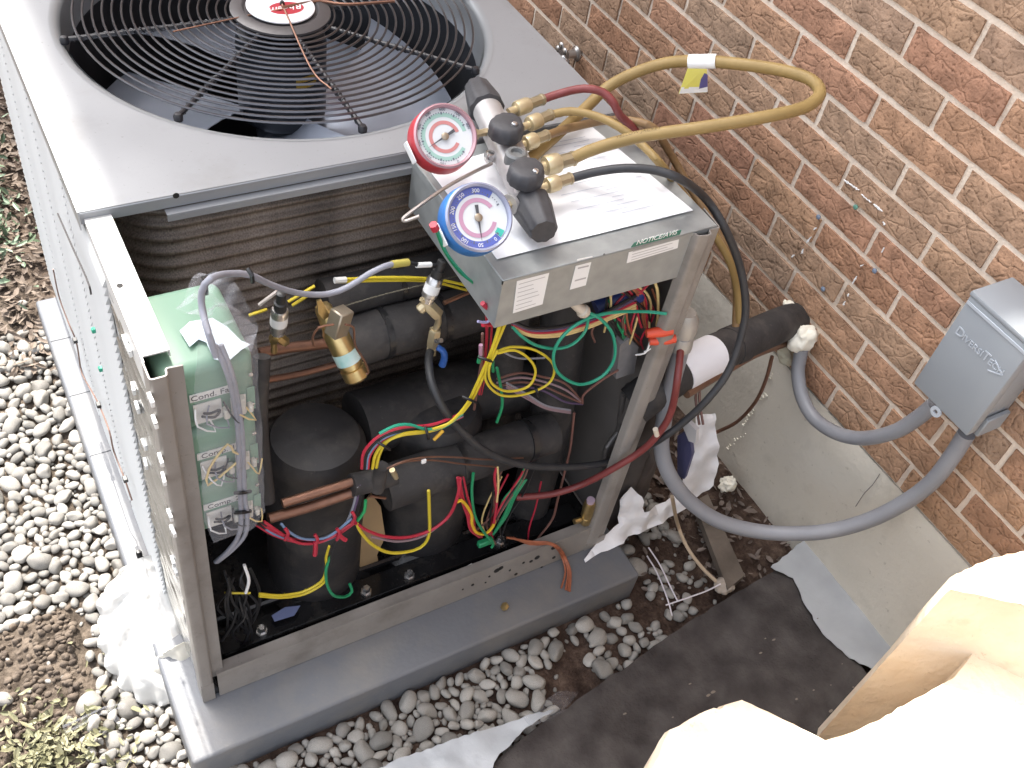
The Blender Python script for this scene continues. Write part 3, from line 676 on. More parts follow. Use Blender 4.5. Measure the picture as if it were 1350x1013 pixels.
# inner shell behind the coil keeps the fan well dark
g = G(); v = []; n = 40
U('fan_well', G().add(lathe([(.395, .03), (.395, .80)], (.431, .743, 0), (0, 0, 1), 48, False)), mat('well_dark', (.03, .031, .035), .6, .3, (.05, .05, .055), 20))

# lid: plate with the round opening, flanges, venturi ring
CX, CY, RO = .431, .743, .374
def lid_plate():
    v = []; f = []; n = 96; zt, zb_ = ZT, ZT - .0022
    x0, x1, y0, y1 = -.006, UW + .004, YL, UD + .006
    def rim(a):
        c, s = math.cos(a), math.sin(a); t = min(((x1 if c > 0 else x0) - CX) / c if abs(c) > 1e-9 else 9, ((y1 if s > 0 else y0) - CY) / s if abs(s) > 1e-9 else 9); return (CX + c * t, CY + s * t)
    angs = sorted([2 * math.pi * k / n for k in range(n)] + [math.atan2(yy - CY, xx - CX) % (2 * math.pi) for xx in (x0, x1) for yy in (y0, y1)]); n = len(angs)
    for a in angs:
        ro = rim(a); v += [(CX + math.cos(a) * RO, CY + math.sin(a) * RO, zt), (*ro, zt), (*ro, zb_), (CX + math.cos(a) * RO, CY + math.sin(a) * RO, zb_)]
    for i in range(n):
        a, b = i * 4, ((i + 1) % n) * 4
        for k in range(4): f.append((a + k, a + (k + 1) % 4, b + (k + 1) % 4, b + k))
    return v, f
lid = U('lid', G().add(lid_plate()), paint, smooth=30)
U('side_flange', G().add(box(-.0075, -.0062, YL + .002, UD, ZT - .032, ZT - .0012)), galv, parent=lid); g = G(); g.add(box(UW + .0025, UW + .004, YL + .004, UD, ZT - .030, ZT - .0024))
g.add(prism([(-.006, YL, ZT - .0024), (UW + .004, YL, ZT - .0024), (UW + .004, YL - .003, ZT - .006), (UW + .004, YL - .003, ZT - .021), (-.006, YL - .003, ZT - .021), (-.006, YL - .003, ZT - .006)][:2] + [], (0, 0, 0)) if False else box(-.006, UW + .004, YL - .002, YL + .0005, ZT - .020, ZT - .0012, .001))
g.add(box(.105, UW, YL - .014, YL - .0005, ZT - .0235, ZT - .0215)); g.add(box(.105, UW, YL - .0145, YL - .013, ZT - .033, ZT - .0235))
U('lid_flange', g, mat('flange_paint', (.24, .25, .265), .42, .2), parent=lid)
U('lid_hole', G().add(lathe([(.0045, 0), (.0045, .0009)], P(232, 258, y=YL - .0145), (0, -1, 0), 12)), MATS['hole_dark'], parent=lid)
U('orifice_ring', G().add(lathe([(RO + .001, .0006), (RO - .004, .0004), (RO - .010, -.003), (RO - .015, -.010), (RO - .017, -.020), (RO - .018, -.07), (RO - .020, -.07), (RO - .019, -.020), (RO - .016, -.008)], (CX, CY, ZT), (0, 0, 1), 96, False)), mat('ring_paint', (.26, .27, .28), .3, .2), parent=lid)
# grille
grille = U('grille', G().add(lathe([(.086, .008), (.086, .012), (.074, .0165), (.066, .0165), (.062, .012), (.0, .012)], (CX, CY, ZT), (0, 0, 1), 56)), mat('hub_grey', (.075, .07, .072), .4, .2))
for k in range(17):
    r = .3375 - k * .0153; v = []; f = []; n, m_ = 80, 6
    for i in range(n):
        a = 2 * math.pi * i / n
        for j in range(m_):
            b = 2 * math.pi * j / m_; rr = r + .0021 * math.cos(b); v.append((CX + rr * math.cos(a), CY + rr * math.sin(a), ZT + .0075 + .0021 * math.sin(b)))
    for i in range(n):
        for j in range(m_): f.append((i * m_ + j, ((i + 1) % n) * m_ + j, ((i + 1) % n) * m_ + (j + 1) % m_, i * m_ + (j + 1) % m_))
    U('ring', G().add((v, f)), wirem, parent=grille)
for k in range(8):
    a = math.pi / 4 * k + .003; d = Vector((math.cos(a), math.sin(a), 0)); nrm = Vector((-d.y, d.x, 0)); c0 = Vector((CX, CY, ZT))
    g = G().add(tube([c0 + d * .072 + Vector((0, 0, .0035)), c0 + d * .352 + Vector((0, 0, .0035))], .0042, 8, .05))
    pts = []
    for i in range(150):                                         # second wire wound round the rod
        s = .085 + .26 * i / 149; pts.append(c0 + d * s + Vector((0, 0, .0035)) + nrm * .0045 * math.cos(i * .8) + Vector((0, 0, .0045 * math.sin(i * .8))))
    g.add(tube(pts, .0013, 5, .05, False)); g.add(lathe([(.007, -.003), (.0075, .004), (.005, .0085), (0, .009)], c0 + d * .3585, (0, 0, 1), 12))
    U('spoke', g, spokem, parent=grille)
for (u0, v0, u1, v1, u2, v2) in ((372, 6, 410, 90, 437, 118), (372, 12, 330, 20, 228, 42)):
    pts = [P(u0, v0, z=ZT + .022), P(u1, v1, z=ZT + .014), P(u2, v2, z=ZT + .012)]; U('tie_wire', G().add(tube(pts, .0016, 6)), copper, parent=grille)
pts = [P(372, 10, z=ZT + .022), P(420, 2, z=ZT + .016), P(455, 6, z=ZT + .014), P(520, 2, z=ZT + .013)]; U('tie_wire', G().add(tube(pts, .003, 6)), copper, parent=grille)
U('knot', G().add(lathe([(.004, .0), (.005, .004), (.003, .009)], P(372, 8, z=ZT + .0165), (0, 0, 1), 8)), wb, parent=grille)
# badge on the hub: red oval on white, lettering faces the far side
badge = U('badge', G().add(lathe([(.0585, .0), (.0585, .0022), (.0575, .003)], (CX, CY, ZT + .0165), (0, 0, 1), 48)), [mat('badge_white', (.74, .74, .76), .4)], parent=grille)
zb2 = ZT + .0195; oc = Vector((CX + .006, CY - .012, zb2))
g = G(); v = [oc] ; v += [oc + Vector((.031 * math.cos(2 * math.pi * k / 40), .021 * math.sin(2 * math.pi * k / 40), .0004)) for k in range(40)]; g.add((v, [(0, 1 + k, 1 + (k + 1) % 40) for k in range(40)]))
U('red_oval', g, mat('badge_red', (.36, .03, .045), .4), parent=badge) if False else g.link('red_oval', mat('badge_red', (.36, .03, .045), .4), grille, None)
G().add(text_geo('Rheem', .021, oc + Vector((0, 0, .0008)), (-1, 0, 0), (0, -1, 0), .0002, shear=.35)).link('badge_lettering', white, grille, None)
def ringtxt(p):
    a = math.radians(200) - p.x / .046 if False else -math.pi / 2 * 0 + math.radians(62) + p.x / .046; r = .046 - p.y; return Vector((CX + r * math.cos(a), CY + r * math.sin(a), zb2 + .0006 + p.z))
G().add(text_geo('Heating  Cooling', .010, (0, 0, 0), (1, 0, 0), (0, 1, 0), .0002, warp=lambda p: ringtxt(Vector((-p.x, p.y, p.z))))).link('rim_lettering', mat('pale_red_print', (.62, .40, .42), .5), grille, None) if False else None
# fan motor and blades
U('fan_motor', G().add(lathe([(.0, -.20), (.066, -.20), (.078, -.19), (.080, -.18), (.080, -.045), (.076, -.03), (.05, -.022), (.0, -.02)], (CX, CY, ZT), (0, 0, 1), 40)), motor_m)
fan = U('fan_hub', G().add(lathe([(.02, -.245), (.05, -.24), (.05, -.21), (.02, -.205)], (CX, CY, ZT), (0, 0, 1), 24)), blade_m)
for k in range(4):
    a0 = math.radians((160, 250, 340, 70)[k]); v = []; f = []; nr, na = 10, 12
    for i in range(nr + 1):
        r = .05 + .29 * i / nr; span = math.radians(62 + 26 * (i / nr))
        for j in range(na + 1):
            t = j / na - .5; a = a0 + span * t + .25 * i / nr; v.append((CX + r * math.cos(a), CY + r * math.sin(a), ZT - .200 + .080 * t * (0.6 + .4 * i / nr) + .012 * (4 * t * t)))
    f = [(i * (na + 1) + j, (i + 1) * (na + 1) + j, (i + 1) * (na + 1) + j + 1, i * (na + 1) + j + 1) for i in range(nr) for j in range(na)]
    o_ = len(v); v += [(x, y, z - .0015) for x, y, z in v]; f += [tuple(o_ + q for q in reversed(t_)) for t_ in f]
    G().add((v, f)).link('fan_blade', blade_m, unit)
g = G()
for k, (h0, h1) in enumerate(((-.085, -.075), (-.098, -.088))):
    v = []
    for j in range(7):
        a = math.radians(-92 + j * 5.0); v += [(CX + .0808 * math.cos(a), CY + .0808 * math.sin(a), ZT + h0), (CX + .0808 * math.cos(a), CY + .0808 * math.sin(a), ZT + h1)]
    g.add((v, [(2 * j, 2 * j + 2, 2 * j + 3, 2 * j + 1) for j in range(6)]))
g.link('motor_label', mat('label_amber', (.30, .19, .02), .5), unit)

# control box -------------------------------------------------------------
ZB = .865
g = G(); t_ = .002
g.add(box(.479, .852, .006, .008, ZB - .094, ZB - .002)); g.add(box(.479, .481, .008, .30, ZB - .094, ZB - .002)); g.add(box(.850, .852, .008, .30, ZB - .094, ZB - .002)); g.add(box(.477, .854, .004, .302, ZB - .002, ZB, .0008)); g.add(box(.481, .85, .298, .30, ZB - .094, ZB - .002))
g.add(box(.477, .4785, .004, .30, ZB - .014, ZB - .0022)); g.add(box(.477, .854, .004, .0055, ZB - .008, ZB - .0022))
ctrl = U('control_box', g, mat('box_steel', (0.27, 0.283, 0.282), 0.42, 0.35, (0.34, 0.355, 0.352), 40, 0.02, 30))
Fy = .0055
def front_label(poly_px, name, m=white, parent=ctrl, lift=.0006):
    return G().add(prism([P(u, v, y=Fy) for u, v in poly_px], (0, -lift, 0))).link(name, m, parent, None)
front_label([(682, 366), (725, 354), (715, 401), (676, 413)], 'service_label')
front_label([(761, 342), (781, 338), (772, 376), (751, 382)], 'barcode_label')
front_label([(830, 327), (896, 309), (893, 327), (826, 347)], 'notice_label')
front_label([(831, 327), (836, 320), (898, 303), (896, 309)], 'notice_header', mat('header_green', (.03, .16, .11), .5), lift=.0009)
ux = (P(896, 309, y=Fy) - P(830, 327, y=Fy)).normalized(); uyv = Vector((0, 0, 1))
G().add(text_geo('NOTICE/AVIS', .0125, P(866, 313.5, y=Fy - .0012), ux, uyv, .0002, shear=.2)).link('notice_lettering', white, ctrl, None)
def lines_on(poly_px, n, m, name, a=.08, b=.92, hgt=.0012, rag=.4, y=Fy - .0009):
    A, B, C_, D = [P(u, v, y=y) for u, v in poly_px]; g = G()
    for i in range(n):
        t = (i + .7) / (n + .4); l = A.lerp(D, t); r = B.lerp(C_, t); e = b - rag * random.random(); p = l.lerp(r, a); q = l.lerp(r, max(e, a + .15))
        g.add(([p, q, q + Vector((0, 0, -hgt)), p + Vector((0, 0, -hgt))], [(3, 2, 1, 0)]))
    return g.link(name, m, ctrl, None)
lines_on([(682, 366), (725, 354), (715, 401), (676, 413)], 8, mat('grey_print', (.42, .41, .41), .7), 'label_print')
lines_on([(830, 327), (896, 309), (893, 327), (826, 347)], 5, MATS['grey_print'], 'label_print', rag=.3)
lines_on([(761, 342), (781, 338), (772, 376), (751, 382)], 2, MATS['grey_print'], 'label_print', a=.2, rag=.05, hgt=.003)
G().add(lathe([(.0022, 0), (.0022, .001)], P(796, 336, y=Fy), (0, -1, 0), 8)).link('screw_hole', MATS['hole_dark'], ctrl)
# terminals and a blue capacitor under the box
g = G()
for i in range(9): p = P(770 + i * 7, 391 - i * 2.2, y=.03); g.add(box(-.002, .002, -.002, .002, -.012, .012, 0, Matrix.Translation(p)))
U('terminal', g, mat('terminal_tin', (.42, .38, .30), .5, .5))
U('capacitor', G().add(lathe([(.020, 0), (.022, .003), (.022, .075), (.018, .08)], P(786, 408, y=.07), (P(850, 378, y=.06) - P(786, 408, y=.07)), 20)), mat('blue_can', (.025, .04, .16), .4))
U('wire_nut', G().add(lathe([(.0065, 0), (.0075, .012), (.0085, .028), (.011, .030), (.011, .036), (.009, .04)], P(753, 398, y=.02), P(776, 416, y=.012) - P(753, 398, y=.02), 12)), mat('beige_plastic', (.52, .46, .38), .5))
for (u, v, u2, v2) in ((852, 440, 886, 436), (856, 450, 886, 447)):
    U('wire_nut', G().add(lathe([(.007, 0), (.0085, .01), (.0095, .03), (.0075, .045)], P(u, v, y=.01), P(u2, v2, y=-.004) - P(u, v, y=.01), 10)), mat('orange_plastic', (.62, .07, .03), .45))
g = G().add(prism([P(u, v, y=.05) for u, v in ((818, 455), (830, 446), (842, 458), (836, 492), (812, 500))], (0, .02, 0))); U('relay', g, mat('relay_grey', (.17, .165, .17), .5, 0, (.22, .21, .215), 60))

# compressors, pipes -------------------------------------------------------
def compressor(x, y, zt, r):
    g = G().add(lathe([(r * 1.02, .03), (r, .05), (r, zt - .05), (r * .97, zt - .025), (r * .84, zt - .006), (r * .5, zt + .004), (0, zt + .006)], (x, y, 0), (0, 0, 1), 48))
    c = U('compressor', g, mat('compressor_jacket', (.017, .016, .018), .6, 0, (.028, .026, .026), 9, .12, 60, dirt=((.085, .073, .063), 9, .12, 130))); 
    G().add(lathe([(r * 1.3, .026), (r * 1.32, .032), (r * 1.1, .045), (r, .05)], (x, y, 0), (0, 0, 1), 8)).link('compressor_foot', blackgloss, c)
    return c
ca = compressor(.272, .165, .445, .088); cb_ = compressor(.505, .175, .42, .088)
for u, v in ((483, 778), (540, 757), (660, 712), (345, 830)):
    p = P(u, v, z=.060); U('bolt', G().add(lathe([(.011, -.012), (.011, -.004), (.008, -.004), (.008, .006), (.006, .009), (0, .009)], p, (0, 0, 1), 6)), chrome)
g = G().add(tube([(.05, .125, .040), (.8, .11, .040)], .008, 8, .05)); g.add(box(.05, .82, .045, .095, .026, .050, .003)); g.add(box(.03, .83, .012, .030, .026, .040, .003)); U('mounting_rail', g, blackgloss)
def pipe(name, px, r, m, n=14, label=None, step=.015): return U(name, G().add(tube([P(u, v, y=y) for u, v, y in px], r, n, step)), m, label)
pipe('suction_pipe', [(440, 460, .225), (500, 440, .22), (570, 422, .22), (650, 398, .22)], .043, insul, 20)
pipe('suction_pipe', [(425, 395, .275), (500, 378, .275), (600, 352, .275)], .034, insul, 20)
pipe('suction_pipe', [(505, 645, .075), (600, 612, .075), (725, 570, .085)], .040, insul, 20)
pipe('suction_pipe', [(470, 560, .20), (600, 520, .21), (700, 500, .22)], .060, insul, 20)
for (u, v, y, u2, v2, r) in ((500, 440, .22, 508, 438, .0445), (575, 421, .22, 583, 419, .0445), (600, 612, .075, 607, 610, .0412), (690, 582, .08, 697, 580, .0412), (520, 373, .275, 527, 371, .0352), (560, 534, .205, 568, 531, .0612)):
    U('tape_band', G().add(tube([P(u, v, y=y), P(u2, v2, y=y)], r, 24, .05)), mat('black_tape', (.014, .014, .015), .3, 0, (.024, .023, .024), 60, .1, 120))
g = G(); seam_ = spline([P(440, 408, y=.19), P(500, 390, y=.19), P(560, 375, y=.19), P(625, 358, y=.19)], .006)
for p in seam_:
    vv, ff = low[random.randrange(10)]; g.add(([p + Vector((q[0] * .004, q[1] * .002, q[2] * .0016)) for q in vv], ff))
U('seam_glue', g, mat('seam_glue', (.075, .066, .045), .6))
U('insulated_riser', G().add(tube([(.735, .12, .03), (.74, .13, .3), (.74, .17, .58), (.735, .2, .76)], .042, 20)), insul)
U('insulated_riser', G().add(tube([(.665, .2, .03), (.665, .2, .3), (.66, .22, .6)], .034, 18)), insul)
U('insulated_riser', G().add(tube([P(345, 470, y=.14), P(342, 560, y=.10), P(352, 660, y=.06)], .013, 12)), insul)
pipe('copper_pipe', [(340, 466, .19), (385, 458, .2), (440, 452, .2), (470, 445, .21)], .0085, copper)
pipe('copper_pipe', [(340, 503, .18), (400, 492, .19), (480, 470, .2)], .0055, copper)
pipe('copper_pipe', [(372, 664, .045), (420, 649, .045), (470, 634, .045)], .0075, copper)
pipe('copper_pipe', [(354, 684, .04), (410, 668, .04), (478, 645, .04)], .0085, copper)
pipe('tape_wrap', [(463, 640, .043), (490, 634, .043), (520, 625, .043)], .019, insul, 14)
pipe('tape_wrap', [(497, 645, .03), (503, 615, .03)], .012, insul, 12)
pipe('tube_stub', [(517, 620, .03), (522, 630, .03)], .005, palebrass, 8)
pipe('tube_stub', [(487, 654, .03), (508, 657, .03)], .0026, copper, 8)
pipe('copper_pipe', [(585, 400, .16), (620, 385, .17), (640, 378, .18)], .0035, copper, 8)
pipe('copper_pipe', [(822, 520, .06), (815, 570, .06), (800, 590, .05), (795, 640, .05)], .006, mat('dull_tube', (.16, .15, .145), .45, .5), 10)
pipe('dryer', [(835, 512, .06), (825, 552, .06)], .017, mat('dull_tube', (.16, .15, .145), .45, .5), 14)
U('backing_card', G().add(prism([P(u, v, y=.12) for u, v in ((478, 665), (490, 652), (502, 668), (508, 708), (497, 732), (504, 765), (484, 772), (468, 730))], (0, .003, 0))), card)
# gold valve with cap, label, capillary
va, vb = P(424, 402, y=.16), P(470, 497, y=.10); d = vb - va; L_ = d.length
val = U('expansion_valve', G().add(lathe([(.010, 0), (.013, .006), (.016, L_ * .3), (.019, L_ * .35), (.019, L_ * .82), (.016, L_ * .83), (.016, L_ * .86), (.0195, L_ * .87), (.0195, L_), (.016, L_ + .004), (0, L_ + .004)], va, d, 22)), brass)
G().add(lathe([(.0194, L_ * .62), (.0194, L_ * .78)], va, d, 22, False)).link('valve_label', mat('valve_label_teal', (.30, .55, .52), .5, 0, (.66, .7, .68), 25), val)
G().add(box(-.014, .014, -.012, .012, -.022, .022, .002, Matrix.Translation(P(447, 425, y=.13)) @ Euler((0, .3, .4)).to_matrix().to_4x4())).link('valve_body', mat('valve_tin', (.40, .34, .26), .4, .7), val)
G().add(prism([P(u, v, y=.14) for u, v in ((418, 398), (424, 396), (436, 418), (432, 428), (420, 414))], (0, .004, 0))).link('valve_bracket', brass, val)
G().add(tube([P(u, v, y=.11) for u, v in ((440, 428), (420, 432), (412, 446), (414, 456))], .0018, 6)).link('capillary_tube', copper, val)
G().add(tube([P(u, v, y=.09) for u, v in ((455, 428), (466, 432), (468, 455), (480, 475), (486, 490), (482, 494))], .0018, 6)).link('capillary_tube', copper, val)
# pressure transducers
def transducer(top, mid, bot, label):
    a, b = Vector(bot), Vector(top); d = b - a; L = d.length; t = U('pressure_sensor', G().add(lathe([(.006, 0), (.011, L * .04), (.011, L * .16), (.0125, L * .18), (.0125, L * .58), (.0105, L * .62)], a, d, 18)), chrome, label)
    G().add(lathe([(.0127, L * .27), (.0127, L * .47)], a, d, 18, False)).link('sensor_label', white, t)
    G().add(lathe([(.0095, L * .60), (.0095, L * .78), (.007, L * .8), (.007, L), (.004, L * 1.02)], a, d, 14)).link('plug', blackpl, t); return t
ts = transducer(P(371, 387, y=.15), None, P(366, 440, y=.16), None)
g = G().add(lathe([(.007, 0), (.009, .006), (.009, .016), (.006, .02)], P(360, 450, y=.165), P(368, 438, y=.16) - P(360, 450, y=.165), 6)); g.add(lathe([(.006, 0), (.008, .004), (.008, .018), (.005, .022)], P(367, 444, y=.16), P(385, 458, y=.16) - P(367, 444, y=.16), 6)); g.add(lathe([(.005, 0), (.005, .02)], P(361, 452, y=.165), (0, 0, -1), 8)); U('brass_tee', g, brass)
ts2 = transducer(P(583, 344, y=.17), None, P(562, 400, y=.16), None)
g = G()
def fit(p, q, prof, n=6): return lathe([(r, h * (q - p).length) for r, h in prof], p, q - p, n)
g.add(fit(P(552, 410, y=.16), P(566, 398, y=.16), [(.006, 0), (.0085, .1), (.0085, .9), (.006, 1)], 8)); g.add(fit(P(556, 394, y=.16), P(578, 416, y=.15), [(.005, 0), (.0065, .3), (.011, .4), (.011, .95), (.008, 1)], 6))
g.add(tube([P(577, 415, y=.15), P(578, 425, y=.15), P(573, 437, y=.15)], .0055, 10)); g.add(fit(P(574, 434, y=.15), P(568, 466, y=.15), [(.008, 0), (.0105, .05), (.0105, .62), (.007, .66), (.007, .75), (.009, .78), (.009, 1)], 6))
U('brass_tee', g, palebrass)
bv = U('ball_valve_stem', G().add(fit(P(575, 450, y=.13), P(582, 449, y=.12), [(.004, 0), (.004, 1)], 8)), chrome)
G().add(tube([P(577, 458, y=.125), P(584, 463, y=.12), (P(586, 472, y=.12)), P(583, 482, y=.12)], [.005, .0062], 8)).link('valve_handle', mat('handle_blue', (.03, .11, .38), .4), bv)
sp = U('service_port', G().add(fit(P(771, 690, y=.012), P(778, 662, y=.012), [(.008, 0), (.011, .05), (.011, .3), (.009, .33), (.0125, .38), (.0125, .9), (.010, 1)], 10)), brass)
G().add(fit(P(778, 663, y=.012), P(779, 659, y=.012), [(.0085, 0), (.0085, 1)], 10)).link('cap', mat('cap_pink', (.40, .30, .36), .5), sp)
G().add(fit(P(757, 688, y=.012), P(771, 684, y=.012), [(.006, 0), (.006, 1)], 6)).link('side_stub', brass, sp)

# wires ---------------------------------------------------------------------
def wire(px, r, m, name='wire', label=None, parent=None, n=6): return U(name, G().add(tube([P(u, v, y=y) for u, v, y in px], r, n, .008)), m, label, 40, parent)
def bundle(px, r, mats_, spread, name='wire'):
    for i, m in enumerate(mats_):
        a = 2.4 * i; du, dv = spread * math.cos(a), spread * math.sin(a); k = .35 + .65 * random.random()
        wire([(u + du * k, v + dv * k, y + .0015 * math.sin(a + u)) for u, v, y in px], r, m, name)
wire([(660, 424, .02), (653, 448, .02), (645, 470, .02), (628, 508, .025), (614, 535, .03), (592, 558, .03), (566, 569, .03), (530, 574, .03), (507, 584, .03), (495, 600, .03), (491, 618, .03)], .0026, wy, label='yellow wire running down from the control box')
wire([(668, 422, .02), (657, 448, .02), (648, 470, .02), (632, 508, .025), (617, 535, .03), (596, 556, .03), (566, 567, .03), (532, 572, .03), (510, 583, .03), (500, 600, .03), (496, 618, .03)], .0026, wy)
wire([(664, 424, .024), (648, 465, .02), (640, 500, .02), (660, 521, .02), (692, 520, .02), (722, 507, .02), (731, 488, .02), (722, 472, .02), (700, 460, .02), (672, 458, .02), (655, 464, .02)], .0022, wy)
wire([(656, 466, .016), (678, 462, .016), (698, 474, .016), (706, 491, .016), (696, 510, .016), (668, 516, .016), (648, 505, .016), (645, 484, .016), (656, 462, .018)], .0022, wy)
wire([(879, 414, .0), (850, 411, .02), (810, 412, .015), (775, 420, .012), (745, 440, .01), (730, 466, .01), (736, 492, .01), (764, 507, .01), (794, 496, .01), (810, 472, .01), (808, 442, .01), (792, 421, .01), (777, 413, .014)], .0028, wt, label='teal green wire coiled in one big loop')
wire([(776, 414, .02), (772, 436, .02), (755, 454, .02), (733, 460, .02), (706, 455, .02), (686, 442, .02), (675, 430, .03)], .0026, wt)
for k, m in enumerate((wbe, wbe, wr, wpu, wb)): wire([(676, 432 - k * 2, .03), (700, 443 - k * 2.5, .03), (735, 443 - k * 3, .03), (770, 434 - k * 3, .03), (805, 420 - k * 3, .035), (838, 406 - k * 4, .04)], .0026, m)
wire([(655, 485, .05), (660, 510, .05), (662, 535, .05), (655, 557, .05)], .0026, wg)
wire([(660, 425, .03), (650, 460, .03), (650, 490, .04)], .0026, wg)
wire([(443, 369, .22), (500, 366, .22), (560, 367, .21), (600, 373, .19), (628, 381, .17)], .0025, wy); wire([(446, 372, .22), (505, 370, .22), (565, 371, .21), (605, 380, .19), (630, 386, .17)], .0025, wy)
pipe('wire_ferrule', [(441, 370, .215), (456, 369, .215)], .005, mat('ferrule_white', (.6, .6, .58), .5), 8)
for a, b, c, d in ((328, 416, 352, 408), (380, 398, 415, 377), (385, 403, 412, 386)): wire([(a, b, .2), (c, d, .2)], .0024, wy)
wire([(342, 402, .2), (366, 384, .19)], .0032, mat('tag_pale', (.58, .52, .48), .6))
wire([(572, 296, .05), (585, 330, .06), (605, 358, .08), (630, 380, .08), (640, 405, .08), (643, 425, .06)], .0018, wg); wire([(576, 302, .05), (590, 335, .06), (612, 362, .08), (632, 382, .08), (646, 410, .07)], .0018, wt)
wire([(571, 296, .05), (574, 303, .05)], .006, wr)
for k in range(3): wire([(640 + k * 5, 395, .05), (642 + k * 3, 430, .05), (640 + k * 2, 470, .05), (632 + k, 520, .06)], .0024, (wr, wb, wr)[k])
wire([(636, 440, .04), (636, 470, .05), (632, 495, .05), (625, 540, .07)], .0024, wbr)
wire([(634, 455, .038), (634, 468, .038)], .0034, dialp); wire([(633, 470, .038), (631, 478, .038)], .0034, wg)
wire([(630, 424, .03), (642, 425, .03), (655, 415, .02)], .0022, mat('tie_mauve', (.30, .28, .45), .5)); wire([(636, 400, .035), (645, 408, .035)], .004, wr); wire([(636, 428, .035), (650, 428, .035)], .004, wr)
for k, m in enumerate((wbr, wpi, wbr, wpu)): wire([(655, 500 + k * 5, .08), (685, 492 + k * 6, .08), (715, 497 + k * 6, .08), (745, 506 + k * 8, .07), (768, 530 + k, .07)], .0021, m)
for k in range(3): wire([(668, 505 + k * 3, .06), (695, 520 + k * 3, .06), (720, 535 + k * 2, .06), (752, 541 + k * 2, .06)], .0018, (wgr, wpi, wpi)[k])
wire([(660, 462, .06), (675, 470, .06), (690, 473, .06), (718, 472, .06)], .0018, wgr)
wire([(768, 532, .06), (770, 520, .06), (795, 500, .05), (815, 488, .04)], .0024, wbr)
wire([(757, 545, .05), (752, 590, .05), (745, 620, .05), (735, 660, .04), (728, 685, .04), (708, 712, .03), (700, 728, .03)], .0024, wbr)
for k, m in enumerate((wr, wb, wb, wbl, wr)): wire([(477 + k * 2, 618, .03), (480 + k * 2, 596 + k, .035), (500 + k, 575 + k * 1.5, .035), (530, 564 + k * 2, .035), (570, 560 + k * 2, .035), (610, 545 + k, .04)], .0026, m)
wire([(500, 572, .03), (520, 562, .03), (540, 560, .03), (562, 566, .03), (585, 563, .03), (610, 545, .03)], .0026, wt)
wire([(572, 580, .025), (584, 568, .025)], .003, mat('wire_amber', (.62, .36, .03), .5))
bundle([(474, 642, .03), (470, 665, .028), (460, 690, .026), (448, 700, .025)], .0024, (wb, wb, wpu, wb, wgr), 5)
bundle([(340, 690, .03), (362, 703, .028), (390, 712, .025), (415, 714, .022), (440, 706, .022), (466, 688, .022)], .0025, (wr, wr, wb, wbl, wb, wr), 4)
wire([(348, 688, .03), (378, 708, .02), (400, 717, .018), (430, 712, .018), (462, 690, .02)], .0026, wr); wire([(370, 690, .03), (382, 702, .02), (402, 711, .018), (432, 708, .018), (464, 684, .02)], .0022, wbl)
for u, v in ((376, 704), (415, 712), (444, 704), (464, 682)):
    U('cable_tie', G().add(tube([P(u, v - 7, y=.016), P(u + 4, v, y=.012), P(u, v + 8, y=.016)], .0028, 6)), wr)
wire([(416, 714, .015), (416, 724, .013), (415, 732, .013)], .0040, wr, 'cable_tie'); wire([(446, 704, .015), (452, 710, .013), (456, 712, .012)], .0040, wr, 'cable_tie')
wire([(342, 783, .03), (370, 785, .03), (400, 780, .03), (424, 766, .025), (430, 748, .025), (430, 735, .025), (434, 720, .025)], .0024, wy, label='yellow wire pair lying low in front of the compressor'); wire([(342, 786, .03), (372, 788, .03), (402, 783, .03), (427, 768, .025), (430, 750, .025)], .0024, wy)
wire([(436, 734, .022), (430, 750, .022), (431, 770, .022), (440, 785, .022), (455, 787, .03), (464, 780, .035), (461, 770, .04)], .0028, wg)
wire([(450, 706, .02), (440, 720, .02), (435, 745, .02)], .0024, wb)
wire([(482, 660, .025), (480, 675, .025), (471, 687, .025)], .0028, mat('wire_bright_green', (.03, .36, .12), .4))
wire([(565, 647, .02), (566, 675, .02), (566, 702, .02), (560, 717, .02), (545, 726, .02), (515, 729, .02), (492, 719, .02), (476, 702, .02), (470, 690, .02)], .0030, wy, label='yellow wire hanging in a deep U')
wire([(469, 690, .02), (485, 700, .02), (510, 708, .02), (540, 708, .02), (570, 698, .02), (592, 680, .02), (603, 655, .02), (607, 630, .03)], .0030, wr); wire([(490, 708, .022), (525, 714, .022), (560, 706, .022), (590, 684, .022)], .0022, wpi)
for k in range(4): wire([(603 + k * 2.5, 630, .03), (607 + k * 3, 655, .025), (616 + k * 2.5, 680, .022), (620 + k * 2, 698, .022), (632 + k, 708, .022)], .0027, (wr, wr, wb, wr)[k])
wire([(603, 662, .02), (608, 660, .018), (616, 668, .018), (622, 680, .018), (622, 690, .018), (628, 702, .018), (640, 704, .02), (650, 694, .022), (652, 686, .025)], .0030, mat('wire_gold', (.68, .42, .02), .45))
wire([(624, 624, .03), (622, 650, .025), (626, 680, .02), (638, 702, .018), (650, 716, .016), (648, 722, .016)], .0028, wg)
U('green_lug', G().add(box(-.02, .012, -.006, .006, -.007, .007, .002, Matrix.Translation(P(642, 714, y=.03)))), wg)
wire([(510, 618, .02), (530, 609, .018), (560, 603, .018), (600, 603, .018), (640, 606, .02), (690, 604, .03)], .0016, copper); wire([(510, 618, .02), (535, 609, .018), (570, 607, .018), (610, 612, .018), (656, 616, .02)], .0016, copper)
U('wire_tag', G().add(box(-.004, .004, -.001, .003, -.004, .004, .0006, Matrix.Translation(P(559, 609, y=.014)))), white)
wire([(655, 616, .02), (652, 630, .02), (655, 660, .02), (651, 690, .02)], .0026, wr); wire([(656, 616, .018), (657, 640, .018), (655, 662, .018)], .002, wbe)
